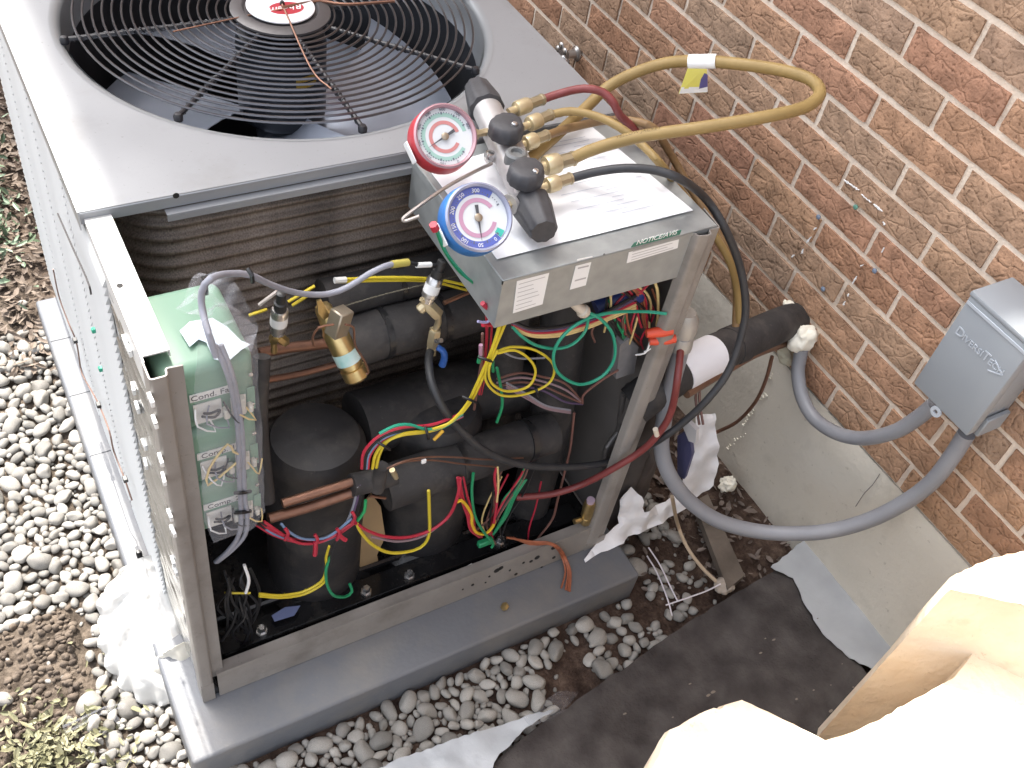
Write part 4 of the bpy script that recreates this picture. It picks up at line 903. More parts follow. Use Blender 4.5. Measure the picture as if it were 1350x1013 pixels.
for k, m in enumerate((wr, wb, wbr)): wire([(702, 598, .05), (685 + k * 3, 630, .045), (668 + k * 3, 655, .04), (654 + k * 2, 680, .03), (645, 705, .03)], .0022, m)
for k in range(3): wire([(688 + k * 3, 632, .045), (675 + k * 2, 655, .04), (664 + k * 2, 680, .035), (650, 705, .03)], .0024, wg)
for k in range(5):
    e = random.uniform(-3, 3); U('wire', G().add(tube([P(668 + k * 2, 709, y=.03), P(700, 714 + k, y=.015), P(722, 715 + k * .6, y=-.002), P(735 + e, 722, y=-.012), P(743 + e, 734, z=.022), P(749 + e * 1.5, 754, z=.007), P(746 + e * 2.5, 778 + e, z=.004)], .0021, 6, .006)), wor)
for k, (dx, m) in enumerate(((0, wr), (7, wor), (14, wr), (20, wbe), (3, wb), (11, wor))): wire([(812 + dx, 372 + k, .05), (830 + dx, 384, .045), (838 + dx, 400, .045), (842 + dx * .7, 420, .045), (846 + dx * .5, 432, .04)], .0022, m)
wire([(812, 376, .05), (838, 378, .045), (858, 366, .04), (872, 364, .035)], .0022, wor); wire([(815, 384, .05), (840, 388, .045), (866, 362, .04)], .0022, wr)
wire([(856, 360, .04), (866, 380, .03), (868, 410, .03), (866, 430, .03)], .0026, wbe)
wire([(815, 378, .04), (838, 398, .04), (850, 408, .04)], .0022, wb)
wire([(858, 446, .01), (855, 458, .008), (850, 466, .008), (838, 468, .02)], .0016, white); wire([(862, 448, .01), (858, 460, .008), (849, 464, .01)], .0014, white)
U('plug_end', G().add(fit(P(858, 368, y=.03), P(881, 356, y=.02), [(.004, 0), (.006, .2), (.0075, .7), (.003, 1)], 8)), mat('pale_plug', (.42, .38, .34), .5))
for (a, b, c) in ((300, 800, .05), (318, 820, .05), (330, 790, .06)): wire([(a, b - 40, c), (a + 12, b - 10, c), (a + 8, b + 20, c), (a - 8, b + 45, c)], .003, wb)
for k in range(9):
    a0 = random.uniform(292, 330); b0 = random.uniform(745, 790); wire([(a0, b0, .06), (a0 + random.uniform(-10, 14), b0 + 25, .04), (a0 + random.uniform(-12, 18), b0 + 50, .05), (a0 + random.uniform(-8, 30), b0 + 72, .06)], .0024, wb)
wire([(322, 745, .04), (328, 765, .035), (324, 782, .035)], .0028, white); wire([(296, 782, .05), (330, 782, .04)], .002, wy)
U('blue_sticker', G().add(prism([P(u, v, z=.062) for u, v in ((358, 812), (376, 801), (396, 799), (388, 812), (362, 820))], (0, 0, .0012))), mat('sticker_blue', (.13, .16, .30), .5))
U('white_tag', G().add(prism([P(u, v, z=.055) for u, v in ((583, 762), (606, 752), (622, 743), (625, 750), (606, 758), (585, 765))], (0, 0, .001))), white)
for k in range(16):                                              # tangle of leads under the control box
    m = (wr, wor, wb, wbe, wbr, wr, wb, wg)[k % 8]; a0, b0 = random.uniform(795, 868), random.uniform(372, 392); a1_, b1_ = a0 + random.uniform(-22, 22), b0 + random.uniform(18, 30); a2_, b2_ = min(872, a1_ + random.uniform(-18, 18)), b1_ + random.uniform(15, 34)
    wire([(a0, b0, .055), (a1_, b1_, .04 + .01 * random.random()), (a2_, b2_, .045), (min(874, a2_ + random.uniform(-16, 14)), b2_ + random.uniform(8, 22), .06)], .0020, m)
for k in range(9):
    m = (wr, wb, wbr, wg, wb, wbe)[k % 6]; a0, b0 = random.uniform(655, 720), random.uniform(596, 640)
    wire([(a0, b0, .05), (a0 - random.uniform(5, 20), b0 + 32, .045), (a0 - random.uniform(8, 34), b0 + 62, .04), (a0 - random.uniform(5, 44), b0 + 88, .035)], .0018, m)
for u, v, y, du, dv in ((640, 474, .012, 9, 3), (619, 527, .020, 9, 4), (563, 571, .022, 2, 8), (506, 588, .024, 8, 5), (708, 517, .014, 2, 6)):
    wire([(u - du, v - dv, y + .006), (u, v, y - .003), (u + du, v + dv, y + .006)], .0024, wb, 'cable_tie')
# thermostat tube hugging the base on the left, and a dark strip standing in for a crease's shade on the louvres
side = [(70, 355, -.02), (78, 392, -.02), (90, 425, -.02), (100, 449, -.016), (104, 470, -.016), (108, 492, -.018), (122, 518, -.02), (131, 535, -.016), (144, 568, -.02), (150, 595, -.02), (163, 628, -.018), (174, 660, -.016)]
U('sensor_tube', G().add(tube([P(u, v, x=x) for u, v, x in side], .0015, 6)), mat('brown_tube', (.18, .11, .085), .5))
for u, v in ((99, 449), (130, 534), (165, 632)): U('tube_clip', G().add(box(-.004, .004, -.006, .006, -.004, .004, .001, Matrix.Translation(P(u, v, x=-.018)))), blackpl)
U('crease_strip', G().add(tube([P(u, v, x=-.016) for u, v in ((76, 282), (98, 332), (110, 358), (118, 378), (120, 388))], .0014, 5)), mat('crease_dark', (.05, .045, .045), .6))

# ------------------------------------------------------------------ GREEN BOXES in the corner
def green(zb_, zt_, txt, label, tilt):
    t = thing('control_enclosure', label, 'enclosure', (.07, .1, zb_), 'green control enclosures')
    g = G().add(box(.012, .131, .018, .168, zb_ + .004, zt_ - .002, .016, seg=4)); g.add(box(.016, .127, .024, .16, zb_ - .004, zb_ + .02)); b = g.link('enclosure_shell', green_box, t)
    G().add(box(.118, .1285, .0165, .0178, zb_ + .006, zb_ + .05, .0004)).link('lug_strip', green_box, t)
    G().add(lathe([(.0032, 0), (.0032, .002), (.0015, .003)], (.124, .0165, zb_ + .018), (0, -1, 0), 8)).link('screw', chrome, t)
    G().add(lathe([(.0032, 0), (.0032, .002), (.0015, .003)], (.124, .0165, zb_ + .075), (0, -1, 0), 8)).link('screw', chrome, t)
    zl = zb_ + .052
    G().add(box(.045, .104, .0158, .0172, zl, zl + .013)).link('name_strip', mat('strip_white', (.70, .69, .66), .6), t)
    G().add(text_geo(txt, .0135, (.074, .0155, zl + .0062), (1, 0, 0), (0, 0, 1), .0002)).link('strip_lettering', ink, t, None)
    G().add(box(.048, .084, .0158, .0172, zb_ + .008, zb_ + .045)).link('white_sticker', mat('sticker_white', (.66, .64, .60), .6), t)
    G().add(box(.096, .116, .0158, .0172, zb_ + .004, zb_ + .04)).link('white_sticker', MATS['sticker_white'], t)
    for cx_, cw, ch in ((.088, .008, .016), (.106, .014, .030), (.120, .006, .012)):
        G().add(box(cx_ - cw / 2, cx_ + cw / 2, .006, .0175, zb_ + .012, zb_ + .012 + ch, .0015)).link('connector', mat('connector_white', (.60, .57, .50), .5), t)
    for kk in range(4):
        x0_ = .05 + .018 * kk; G().add(tube([(x0_, .014, zb_ + .04), (x0_ + .012 * random.uniform(-1, 1), .002, zb_ + .02), (x0_ + .02, .004, zb_ - .002), (x0_ + .03 * random.uniform(.3, 1), .010, zb_ + .022)], .0013, 5)).link('lead_wire', (white, wgr, wb, wbe)[kk], t)
    G().add(tube([(.06, .012, zb_ + .03), (.066, .004, zb_ + .036), (.076, .004, zb_ + .038), (.079, .008, zb_ + .03), (.072, .008, zb_ + .022), (.062, .010, zb_ + .024), (.056, .006, zb_ + .032)], .0019, 6)).link('cable_tie', wb, t)
    return t
green(.725, .838, 'Cond. Fan', 'green control enclosure marked Cond. Fan, topmost of the corner stack', 0)
green(.607, .718, 'Comp. 1', 'green control enclosure marked Comp. 1, in the middle of the stack', 0)
green(.490, .600, 'Comp. 2', 'green control enclosure marked Comp. 2, lowest of the stack', 0)
# blue tape and white labels lying on the topmost one
tape = G().add(prism([P(u, v, z=.8415) for u, v in ((237, 437), (250, 425), (280, 420), (300, 432), (318, 450), (330, 455), (318, 462), (300, 478), (282, 474), (272, 452), (262, 448), (250, 458))], (0, 0, .001))).link('paper_scraps', mat('scrap_blue', (.50, .60, .68), .6, 0, (.70, .74, .78), 14), None)
tag(tape, 'pale blue and white labels stuck on the topmost green enclosure', 'labels')
# grey cables looping over them
cab = thing('sensor_cable', 'grey sensor cable looping from the green enclosures to the far pressure sensor', 'cable', tuple(P(268, 400, y=.07)))
pts = [P(285, 470, y=.012), P(275, 440, y=.02), P(267, 410, y=.05), P(266, 385, y=.06), P(278, 367, y=.06), P(305, 361, y=.09), P(330, 363, y=.10), P(358, 376, y=.12), P(395, 387, y=.14), P(432, 388, y=.15), P(460, 378, y=.15), P(485, 362, y=.15), P(508, 351, y=.15), P(525, 347, y=.16)]
G().add(tube(pts, .0044, 10)).link('jacket', wgr, cab)
G().add(tube([P(516, 349, y=.155), P(538, 346, y=.16)], .0058, 10)).link('yellow_sleeve', mat('sleeve_yellow', (.42, .36, .08), .5), cab)
G().add(tube([P(536, 346, y=.16), P(555, 350, y=.165), P(575, 350, y=.17), P(582, 346, y=.17)], .0035, 8)).link('lead', wb, cab)
G().add(tube([P(549, 350, y=.163), P(568, 349, y=.166)], .0042, 8)).link('white_sleeve', white, cab)
for u, v in ((269, 378), (330, 363)): G().add(tube([P(u - 3, v - 8, y=.07), P(u + 2, v, y=.062), P(u + 3, v + 9, y=.07)], .003, 6)).link('cable_tie', wb, cab)
cab2 = thing('cable_pair', 'pair of grey cables running down the front of the green enclosures', 'cable', tuple(P(300, 600, y=.01)))
for k in (0, 1):
    pts = [P(283 + k * 8, 455, y=.018), P(297 + k * 6, 485, y=.006), P(307 + k * 5, 520, y=.006), P(314 + k * 5, 570, y=.004), P(315 + k * 6, 620, y=.003), P(317 + k * 6, 660, y=.003), P(318 + k * 8, 680, y=.003), P(315 + k * 8, 705, y=.01), P(302 + k * 4, 725, y=.02), P(284 + k * 2, 741, y=.03)]
    G().add(tube(pts, .0037, 10)).link('cable', wgr, cab2)
for v in (650, 676): G().add(tube([P(310, v, y=.004), P(318, v, y=-.004), P(330, v - 2, y=.004)], .003, 6)).link('cable_tie', wb, cab2)
G().add(tube([P(320, 600, y=.004), P(308, 596, y=.0), P(300, 586, y=.004), P(276, 618, y=.004), P(274, 640, y=.004), P(300, 620, y=.004), P(318, 605, y=.004)], .0018, 6)).link('bare_wire', wbe, cab2)
# clear plastic draped over the stack
def drape(poly, y, seed, amp):
    o = P(*poly[0], y=y); pl = [(lambda q: (q.x - o.x, q.z - o.z))(P(u, v, y=y)) for u, v in poly]
    return patch(pl, o, (1, 0, 0), (0, 0, 1), .012, lambda a, b: amp * fbm(a, b, 22, seed) + amp * .5 * abs(nz3(a, b, 0, 60, seed)), .0008)
wrap = thing('plastic_wrap', 'crumpled clear plastic wrapped round the green enclosure stack', 'plastic wrap', (.08, .01, .49))
G().add(drape([(262, 430), (290, 400), (338, 430), (342, 520), (346, 600), (350, 675), (330, 700), (280, 712), (270, 690), (262, 600), (255, 510)], -.004, 3, .010)).link('front_film', film, wrap)
o = P(250, 375, z=.86); 
def top_film():
    pts = [(232, 408), (245, 385), (262, 357), (285, 368), (305, 378), (340, 425), (332, 462), (300, 450), (270, 430)]
    pl = [(lambda q: (q.x - o.x, q.y - o.y))(P(u, v, z=.86)) for u, v in pts]
    return patch(pl, o, (1, 0, 0), (0, 1, 0), .010, lambda a, b: .022 * fbm(a, b, 22, 8) + .018 * abs(nz3(a, b, 0, 45, 2)) + .05 * max(0, (b - .06)) * 2, .0008)
G().add(top_film()).link('top_film', film, wrap)

# ------------------------------------------------------------------ PAPER on the control box
g = G(); pl = [P(655, 343, z=ZB + .001), P(913, 279, z=ZB + .001), P(773, 163, z=ZB + .001), P(566, 226, z=ZB + .001)]
o0 = pl[0]; poly = [(q.x - o0.x, q.y - o0.y) for q in pl]
pap = thing('paper_sheet', 'white wiring diagram sheet lying on top of the control box', 'paper', tuple(o0))
G().add(patch(poly, o0 + Vector((0, 0, .0012)), (1, 0, 0), (0, 1, 0), .012, lambda a, b: .0012 + .0010 * fbm(a, b, 9, 2), .0008)).link('sheet', paper_m, pap)
rows = []
def on_paper(a, b):
    c = False; j = 3
    for i in range(4):
        (xi, yi), (xj, yj) = poly[i], poly[j]
        if (yi > b) != (yj > b) and a < (xj - xi) * (b - yi) / (yj - yi) + xi: c = not c
        j = i
    return c
for i in range(22):
    a = .16 + random.random() * .03 + (i % 2) * .07; b = .02 + i * .0095; rows.append((a, a + random.uniform(.03, .13), b, .0012)); rows.append((a + .14, a + .14 + random.uniform(.01, .06), b + .003, .0012))
rows = [r for r in rows if on_paper(r[0] - .01, r[2]) and on_paper(r[1] + .01, r[2])]
G().add(bars(rows, o0 + Vector((0, 0, .0040)), (1, 0, 0), (0, 1, 0), 0)).link('print', mat('faint_print', (.50, .53, .60), .8), pap, None)

# ------------------------------------------------------------------ MANIFOLD GAUGE SET
ZM = .905
man = thing('manifold_gauge', 'silver refrigerant manifold with red and blue gauges lying on the paper', 'gauge set', tuple(P(678, 210, z=ZM)))
pa, pb = P(643, 147, z=ZM), P(698, 265, z=ZM); ax = (pb - pa).normalized(); sv = Vector((0, 0, 1)).cross(ax).normalized()   # sv points to the right, the hose side
if sv.x < 0: sv = -sv
Lm = (pb - pa).length
G().add(lathe([(.020, -.004), (.0235, 0), (.0235, Lm), (.020, Lm + .004)], pa, ax, 32)).link('manifold_body', alum, man)
G().add(box(-.012, .012, -.09, .09, -.022, .018, .004, Matrix.Translation(pa + ax * Lm * .5 + sv * .012) @ Matrix((( sv.x, ax.x, 0, 0), (sv.y, ax.y, 0, 0), (0, 0, 1, 0), (0, 0, 0, 1))))).link('manifold_block', alum, man)
def knob(o, d, big):
    u_, w2, a2 = basis(d); v = []; f = []; n = 36; prof = [(.022, 0), (.028, .003), (.0285, .010), (.0205, .064), (.0185, .068), (0, .068)]
    for r, h in prof:
        for k in range(n):
            a = 2 * math.pi * k / n; rr = r * (1 + (.045 * math.cos(9 * a) if r > .001 else 0)); v.append(Vector(o) + a2 * h + (u_ * math.cos(a) + w2 * math.sin(a)) * rr)
    f = [(i * n + k, i * n + (k + 1) % n, (i + 1) * n + (k + 1) % n, (i + 1) * n + k) for i in range(len(prof) - 1) for k in range(n)] + [tuple(range(n - 1, -1, -1))]
    return v, f
G().add(knob(pa + ax * -.002, -ax, 1)).link('end_knob', knob_m, man); G().add(knob(pb + ax * .002, ax, 1)).link('end_knob', knob_m, man)
def teardrop(c, tip):
    c = Vector(c); tip = Vector(tip); d = (tip - c); d.z = 0; d.normalize(); s2 = Vector((-d.y, d.x, 0)); ring = []
    for k in range(40):
        a = 2 * math.pi * k / 40; r = .0245 * (1 + .30 * max(0, math.cos(a)) ** 3) * (1 + .03 * math.cos(12 * a)); ring.append((d * math.cos(a) + s2 * math.sin(a)) * r)
    v = []; f = []; lv = [(1.02, -.012), (1.07, -.004), (1.02, .005), (.93, .0095), (.80, .0115)]
    for s, h in lv: v += [c + q * s + Vector((0, 0, h)) for q in ring]
    for i in range(len(lv) - 1): f += [(i * 40 + k, i * 40 + (k + 1) % 40, (i + 1) * 40 + (k + 1) % 40, (i + 1) * 40 + k) for k in range(40)]
    f += [tuple(range(39, -1, -1)), tuple((len(lv) - 1) * 40 + k for k in range(40))]; return v, f
for (u, v, tu, tv) in ((667, 170, 678, 152), (693, 230, 706, 214)):
    c = P(u, v, z=ZM + .040); kn = G().add(teardrop(c, P(tu, tv, z=ZM + .04))).link('valve_knob', knob_m, man)
    t = P(tu, tv + 13, z=ZM + .0515); G().add(lathe([(.0045, 0), (.0045, .004), (.003, .0055)], t + Vector((0, 0, -.001)), (0, 0, 1), 10)).link('screw', chrome, kn)
    G().add(lathe([(.012, 0), (.012, .03)], c + Vector((0, 0, -.036)), (0, 0, 1), 16)).link('valve_stem', chrome, man)
c = P(680, 207, z=ZM + .024); G().add(lathe([(.0165, -.010), (.0165, .006), (.0135, .009), (.009, .009), (.0075, .004), (0, .004)], c, (0, 0, 1), 24)).link('sight_glass', mat('glass_ring', (.17, .175, .175), .45, .3), man)
# gauges: a rubber boot, bezel, dial, printed arcs, numbers, needle
GN = Vector((-.12, -.69, .775)).normalized()
def gauge(u, v, z, bootm, dialset, ndir_px, stem_px, name):
    c = P(u, v, z=z); nrm = GN; R_ = .0475; right = Vector(CR[0].tolist()); ref = (right - nrm * right.dot(nrm)).normalized()
    ga = G().add(lathe([(R_ * .55, -.044), (R_ * .94, -.040), (R_ * 1.02, -.030), (R_, -.004), (R_ * .97, 0), (R_ * .9, 0), (R_ * .88, -.006)], c, nrm, 56)).link(name, bootm, man)
    G().add(lathe([(R_ * .96, -.002), (R_ * .985, .003), (R_ * .93, .006), (R_ * .87, .003), (R_ * .86, -.006)], c, nrm, 56, False)).link('bezel', mat('bezel_rose', (.42, .25, .28), .25, .2) if bootm is redm else mat('bezel_lilac', (.30, .32, .43), .25, .2), ga)
    G().add(lathe([(R_ * .88, -.006), (R_ * .88, -.0035)], c, nrm, 56)).link('dial', dialw, ga)
    for k, (r0, r1, a0, a1, m) in enumerate(dialset): G().add(annulus(R_ * r0, R_ * r1, c, nrm, -.0033 + .0002 * k, .0003, a0, a1, 60, ref)).link('dial_band', m, ga, None)
    uu, ww, _ = basis(nrm, ref); g = G()
    for k in range(46):
        a = math.radians(35 + 290 * k / 45); d = uu * math.cos(a) + ww * math.sin(a); t = Vector(nrm).cross(d); r0, r1 = R_ * (.71 if k % 5 else .67), R_ * .745; h = .0006 if k % 5 else .0010
        o = c + nrm * -.0022; g.add(([o + d * r0 - t * h, o + d * r1 - t * h, o + d * r1 + t * h, o + d * r0 + t * h], [(0, 1, 2, 3)]))
    g.link('tick_marks', mat('tick_ink', (.12, .13, .17), .6), ga, None); g = G()
    return ga, c, nrm, uu, ww, R_
def needle(ga, c, nrm, R_, u, v, du, dv):
    # du, dv: direction of the long end in the picture plane, rebuilt on the dial
    right = Vector(CR[0].tolist()); down = Vector(CR[1].tolist()); d = right * du + down * dv; d = (d - nrm * d.dot(nrm)).normalized(); t = nrm.cross(d); o = c + nrm * -.0012
    g = G(); g.add(prism([o - d * R_ * .36 - t * .0024, o - d * R_ * .36 + t * .0024, o + t * .0016, o + d * R_ * .66, o - t * .0016], nrm * .0008)); g.link('needle', ink, ga, None)
    G().add(lathe([(.0055, 0), (.0055, .002), (.004, .003)], o, nrm, 18)).link('needle_hub', mat('hub_bronze', (.33, .27, .20), .4, .6), ga)
def numbers(ga, c, nrm, uu, ww, R_, items, r, size, m):
    g = G()
    for s, deg in items:
        a = math.radians(deg); d = uu * math.cos(a) + ww * math.sin(a); up = d; ux_ = up.cross(nrm); g.add(text_geo(s, size, c + nrm * -.0020 + d * R_ * r, ux_, up, .0001))
    g.link('dial_numbers', m, ga, None)
ga, c, nrm, uu, ww, R_ = gauge(587, 180, .955, redm, [(.60, .72, 20, 335, dialg), (.38, .49, 25, 340, dialr)], None, None, 'red_gauge')
needle(ga, c, nrm, R_, 0, 0, -.82, .57); numbers(ga, c, nrm, uu, ww, R_, [(str(k * 100), 300 - k * 34) for k in range(0, 9)], .82, .0062, mat('num_ink', (.10, .10, .14), .6))
ga2, c2, nrm, uu, ww, R_ = gauge(631, 287, .945, bluem, [(.66, .86, 60, 322, dialb), (.44, .56, 40, 350, dialp), (.62, .84, 323, 338, mat('dial_teal', (.05, .42, .33), .5))], None, None, 'blue_gauge')
needle(ga2, c2, nrm, R_, 0, 0, .17, .98); numbers(ga2, c2, nrm, uu, ww, R_, [(str(k * 50), 312 - k * 36) for k in range(0, 7)], .76, .0075, white)
for cc, ub, vb in ((c, 652, 172), (c2, 676, 268)):
    q = P(ub, vb, z=ZM + .004); s0 = cc - GN * .020 + (q - cc).normalized() * .048; d = q - s0
    g = G().add(lathe([(.006, 0), (.009, .002), (.009, d.length * .45), (.006, d.length * .5), (.0065, d.length * .95)], s0, d, 6)); g.link('gauge_stem', palebrass, man)
    G().add(lathe([(.015, -.004), (.015, .002), (.012, .004)], q - d.normalized() * .004, d, 24)).link('stem_collar', alum, man)
for cc, m in ((c, white), (c2, white)):
    dn = Vector(CR[1].tolist()); lf = -Vector(CR[0].tolist()); d = (lf * .9 + dn * .42); d = (d - GN * d.dot(GN)).normalized(); t = GN.cross(d)
    G().add(box(-.016, .016, -.0012, .0012, -.009, .009, .0008, Matrix.Translation(cc - GN * .018 + d * .0525) @ Matrix(((t.x, d.x, GN.x, 0), (t.y, d.y, GN.y, 0), (t.z, d.z, GN.z, 0), (0, 0, 0, 1))))).link('boot_label', m, man)
hk_ = [P(648, 216, z=ZM), P(625, 227, z=ZM + .012), P(590, 246, z=ZM + .012), P(555, 270, z=ZM + .005), P(534, 286, z=ZM - .005), P(531, 291, z=ZM - .008), P(537, 291, z=ZM - .008), P(553, 285, z=ZM)]
G().add(tube(hk_, .0026, 8)).link('hanging_hook', mat('hook_steel', (.40, .36, .33), .35, .8), man)
G().add(lathe([(.008, 0), (.010, .003), (.010, .012), (.006, .015)], pa + ax * Lm * .52 - sv * .022, -sv, 10)).link('hook_nut', chrome, man)

# hoses and their couplings --------------------------------------------------
def coupling(name, p, q, s, parent, m=palebrass):
    d = q - p; L = d.length
    G().add(lathe([(.006 * s, 0), (.006 * s, L * .2), (.0115 * s, L * .22), (.0125 * s, L * .28), (.0125 * s, L * .52), (.0115 * s, L * .58), (.0075 * s, L * .6)], p, d, 20)).link('knurled_nut', m, parent)
    G().add(lathe([(.0072 * s, L * .58), (.0085 * s, L * .6), (.0085 * s, L * .93), (.0095 * s, L * .94), (.0095 * s, L)], p, d, 8)).link('hose_ferrule', mat('ferrule_bronze', (.42, .36, .24), .38, .8), parent)
def hose(label, fit_px, path, r, m, zf, s=1.0, tail=None):
    p, q = P(*fit_px[0], z=zf), P(*fit_px[1], z=zf + .004); h = thing('hose', label, 'hose', tuple(p), 'refrigerant hoses')
    coupling('c', p, q, s, h); pts = [q - (q - p).normalized() * .004] + path
    G().add(tube(pts, r, 14, .010)).link('hose_tube', m, h); return h, pts
Z = lambda u, v, z: P(u, v, z=z)
Xp = lambda u, v, x: P(u, v, x=x)
Yp = lambda u, v, y: P(u, v, y=y)
h1, _ = hose('dark red hose from the manifold, dropping behind and crossing the right post', ((670, 148), (716, 131)), [Z(740, 123, .93), Z(770, 117, .95), Z(795, 122, .95), Z(809, 136, .94), Z(817, 152, .92), Vector((.845, .222, .885)), Vector((.872, .20, .82)), Vector((.878, .15, .74)), Vector((.880, .08, .67)), Xp(897, 440, .885), Yp(893, 500, -.035), Yp(884, 545, -.04), Yp(868, 572, -.04), Yp(845, 595, -.03), Yp(805, 620, -.012), Yp(765, 640, .015), Yp(725, 652, .03), Yp(680, 656, .05)], .0066, hr, ZM + .012)
h2, _ = hose('thin yellow hose arching over the paper sheet and down behind the control box', ((689, 168), (727, 151)), [Z(752, 147, .925), Z(785, 153, .93), Z(815, 167, .93), Z(845, 190, .92), Z(872, 218, .91), Xp(900, 255, .90), Xp(935, 300, .93), Xp(962, 345, .96), Xp(972, 385, .99), Xp(975, 425, 1.0)], .0066, hy, ZM + .008)
h3, _ = hose('olive yellow hose lying low over the paper, bending down beside the wall', ((684, 193), (722, 178)), [Z(755, 168, .895), Z(800, 159, .90), Z(835, 160, .905), Z(862, 170, .91), Xp(885, 205, .93), Xp(905, 240, .96), Xp(930, 280, .98), Xp(955, 325, 1.0), Xp(970, 375, 1.02), Xp(970, 430, 1.02)], .0068, hb, ZM)
h4, hp4 = hose('thick yellow hose thrown out in one long loop towards the wall', ((708, 222), (757, 209)), [Z(775, 200, .925), Z(805, 190, .945), Z(845, 180, .97), Z(900, 172, 1.0), Z(960, 163, 1.02), Z(1020, 152, 1.035), Z(1062, 141, 1.04), Z(1081, 124, 1.045), Z(1070, 106, 1.045), Z(1035, 94, 1.04), Z(985, 86, 1.03), Z(930, 81, 1.01), Z(880, 83, .98), Z(835, 97, .95), Z(800, 116, .918), Z(775, 140, .898), Z(745, 168, .886), Z(715, 195, .881), Z(695, 213, .879)], .0094, hy, ZM, 1.25)
h5, _ = hose('black hose from the manifold sweeping down past the wall into the compartment', ((712, 248), (753, 235)), [Z(785, 227, .92), Z(825, 222, .935), Z(865, 225, .94), Z(900, 238, .93), Xp(930, 262, .885), Xp(955, 300, .91), Xp(975, 350, .95), Xp(983, 400, .97), Xp(978, 440, .97), Xp(960, 490, .95), Xp(930, 530, .915), Xp(895, 562, .885), Xp(866, 582, .862), Yp(835, 598, .02), Yp(795, 611, .018), Yp(745, 616, .018), Yp(690, 613, .018), Yp(645, 598, .022), Yp(612, 572, .032), Yp(585, 540, .048), Yp(569, 505, .080), Yp(565, 475, .125), Yp(568, 462, .15)], .0068, hk, ZM)
# printed lettering along the thick hose
sp4 = spline(hp4, .006); acc = [0]
for i in range(1, len(sp4)): acc.append(acc[-1] + (sp4[i] - sp4[i - 1]).length)
def on_hose(p, s0=.075):
    s = s0 + p.x; i = max(j for j in range(len(acc)) if acc[j] <= s); t = (s - acc[i]) / max(1e-6, acc[min(i + 1, len(acc) - 1)] - acc[i]); c_ = sp4[i].lerp(sp4[min(i + 1, len(sp4) - 1)], t); tg = (sp4[min(i + 1, len(sp4) - 1)] - sp4[i]).normalized()
    vw = Vector((-.35, -.35, .87)); e1 = (vw - tg * vw.dot(tg)).normalized(); e2 = e1.cross(tg); e2 = e2 if e2.z > 0 or e2.y > 0 else -e2; a = p.y / .0095 + .35
    return c_ + e1 * math.cos(a) * .0097 + e2 * math.sin(a) * .0097
G().add(text_geo('YELLOW JACKET', .0085, (0, 0, 0), (1, 0, 0), (0, 1, 0), 0, 'LEFT', warp=on_hose, space=1.1)).link('hose_lettering', mat('hose_ink', (.10, .06, .02), .6), h4, None)
tg_ = thing('hose_tag', 'small white and yellow paper tag wrapped on the long yellow hose loop', 'tag', tuple(Z(920, 80, 1.012)))
G().add(tube([Z(908, 81.5, 1.003), Z(944, 81, 1.017)], .0112, 14, .02)).link('tag_band', white, tg_)
q0, q1, q2, q3 = Z(908, 88, 1.0), Z(932, 86, 1.01), Z(932, 122, .955), Z(895, 124, .945)
G().add(prism([q0, q1, q2, q3], (0, .0008, .0004))).link('tag_flap', mat('tag_yellow', (.72, .66, .10), .6, 0, (.78, .72, .2), 20), tg_, None)
G().add(prism([q1.lerp(q2, .35) + Vector((0, -.0006, .0006)), q1.lerp(q2, .8) + Vector((0, -.0006, .0006)), q1.lerp(q2, .8).lerp(q3, .3) + Vector((0, -.0006, .0006)), q1.lerp(q2, .35).lerp(q0, .3) + Vector((0, -.0006, .0006))], (0, -.0006, .0006))).link('tag_print', mat('tag_navy', (.10, .09, .25), .6), tg_, None)
G().add(prism([q2 + Vector((0, -.0006, .0006)), q3 + Vector((0, -.0006, .0006)), q3.lerp(q0, .24) + Vector((0, -.0006, .0006)), q2.lerp(q1, .2) + Vector((0, -.0006, .0006))], (0, -.0006, .0006))).link('tag_edge', white, tg_, None)
# white tie on the red hose
G().add(tube([Yp(864, 566, -.05), Yp(866, 574, -.052)], .005, 8)).link('tie_end', mat('tie_cream', (.62, .55, .45), .5), h1)

# ------------------------------------------------------------------ LINE SET, CONDUIT, DISCONNECT
ls = thing('line_set', 'black insulated refrigerant pipe running from the unit into the wall', 'pipe', tuple(Xp(930, 475, 1.0)))
lp = [Xp(835, 535, .84), Xp(875, 505, .90), Xp(925, 475, 1.0), Xp(975, 452, 1.12), Xp(1020, 432, 1.24), Xp(1052, 420, 1.34)]
for k_ in (0, 1): pass
G().add(tube(lp[:4], .0385, 22)).link('insulation', insul, ls); G().add(tube([lp[3] - (lp[4] - lp[3]).normalized() * .01, lp[4], lp[5]], .037, 22)).link('insulation', insul, ls)
lpc = spline(lp[:4], .004); na_ = min(range(len(lpc)), key=lambda i: abs(lpc[i].x - 1.085)); G().add(tube(lpc[na_:], .0402, 28, .01, False)).link('tape_band', insul, ls)
G().add(tube([Vector((.905, .06, .43)), Vector((.925, .07, .36)), Vector((.93, .075, .2)), Vector((.93, .075, -.09))], .036, 20)).link('insulation', mat('brown_insulation', (.055, .046, .042), .8, 0, (.085, .073, .067), 14, .1, 60), ls)
na_ = min(range(len(lpc)), key=lambda i: abs(lpc[i].x - .935)); nb_ = min(range(len(lpc)), key=lambda i: abs(lpc[i].x - 1.035))
G().add(tube(lpc[na_:nb_], .0398, 28, .01, False)).link('white_band', mat('band_white', (.72, .72, .76), .6), ls)
G().add(tube([Xp(905, 520, .93), Xp(960, 487, 1.06), Xp(1000, 465, 1.17), Xp(1050, 448, 1.335)], .0085, 12)).link('liquid_pipe', mat('copper_dull', (.22, .13, .09), .42, .7, (.30, .18, .12), 30), ls)
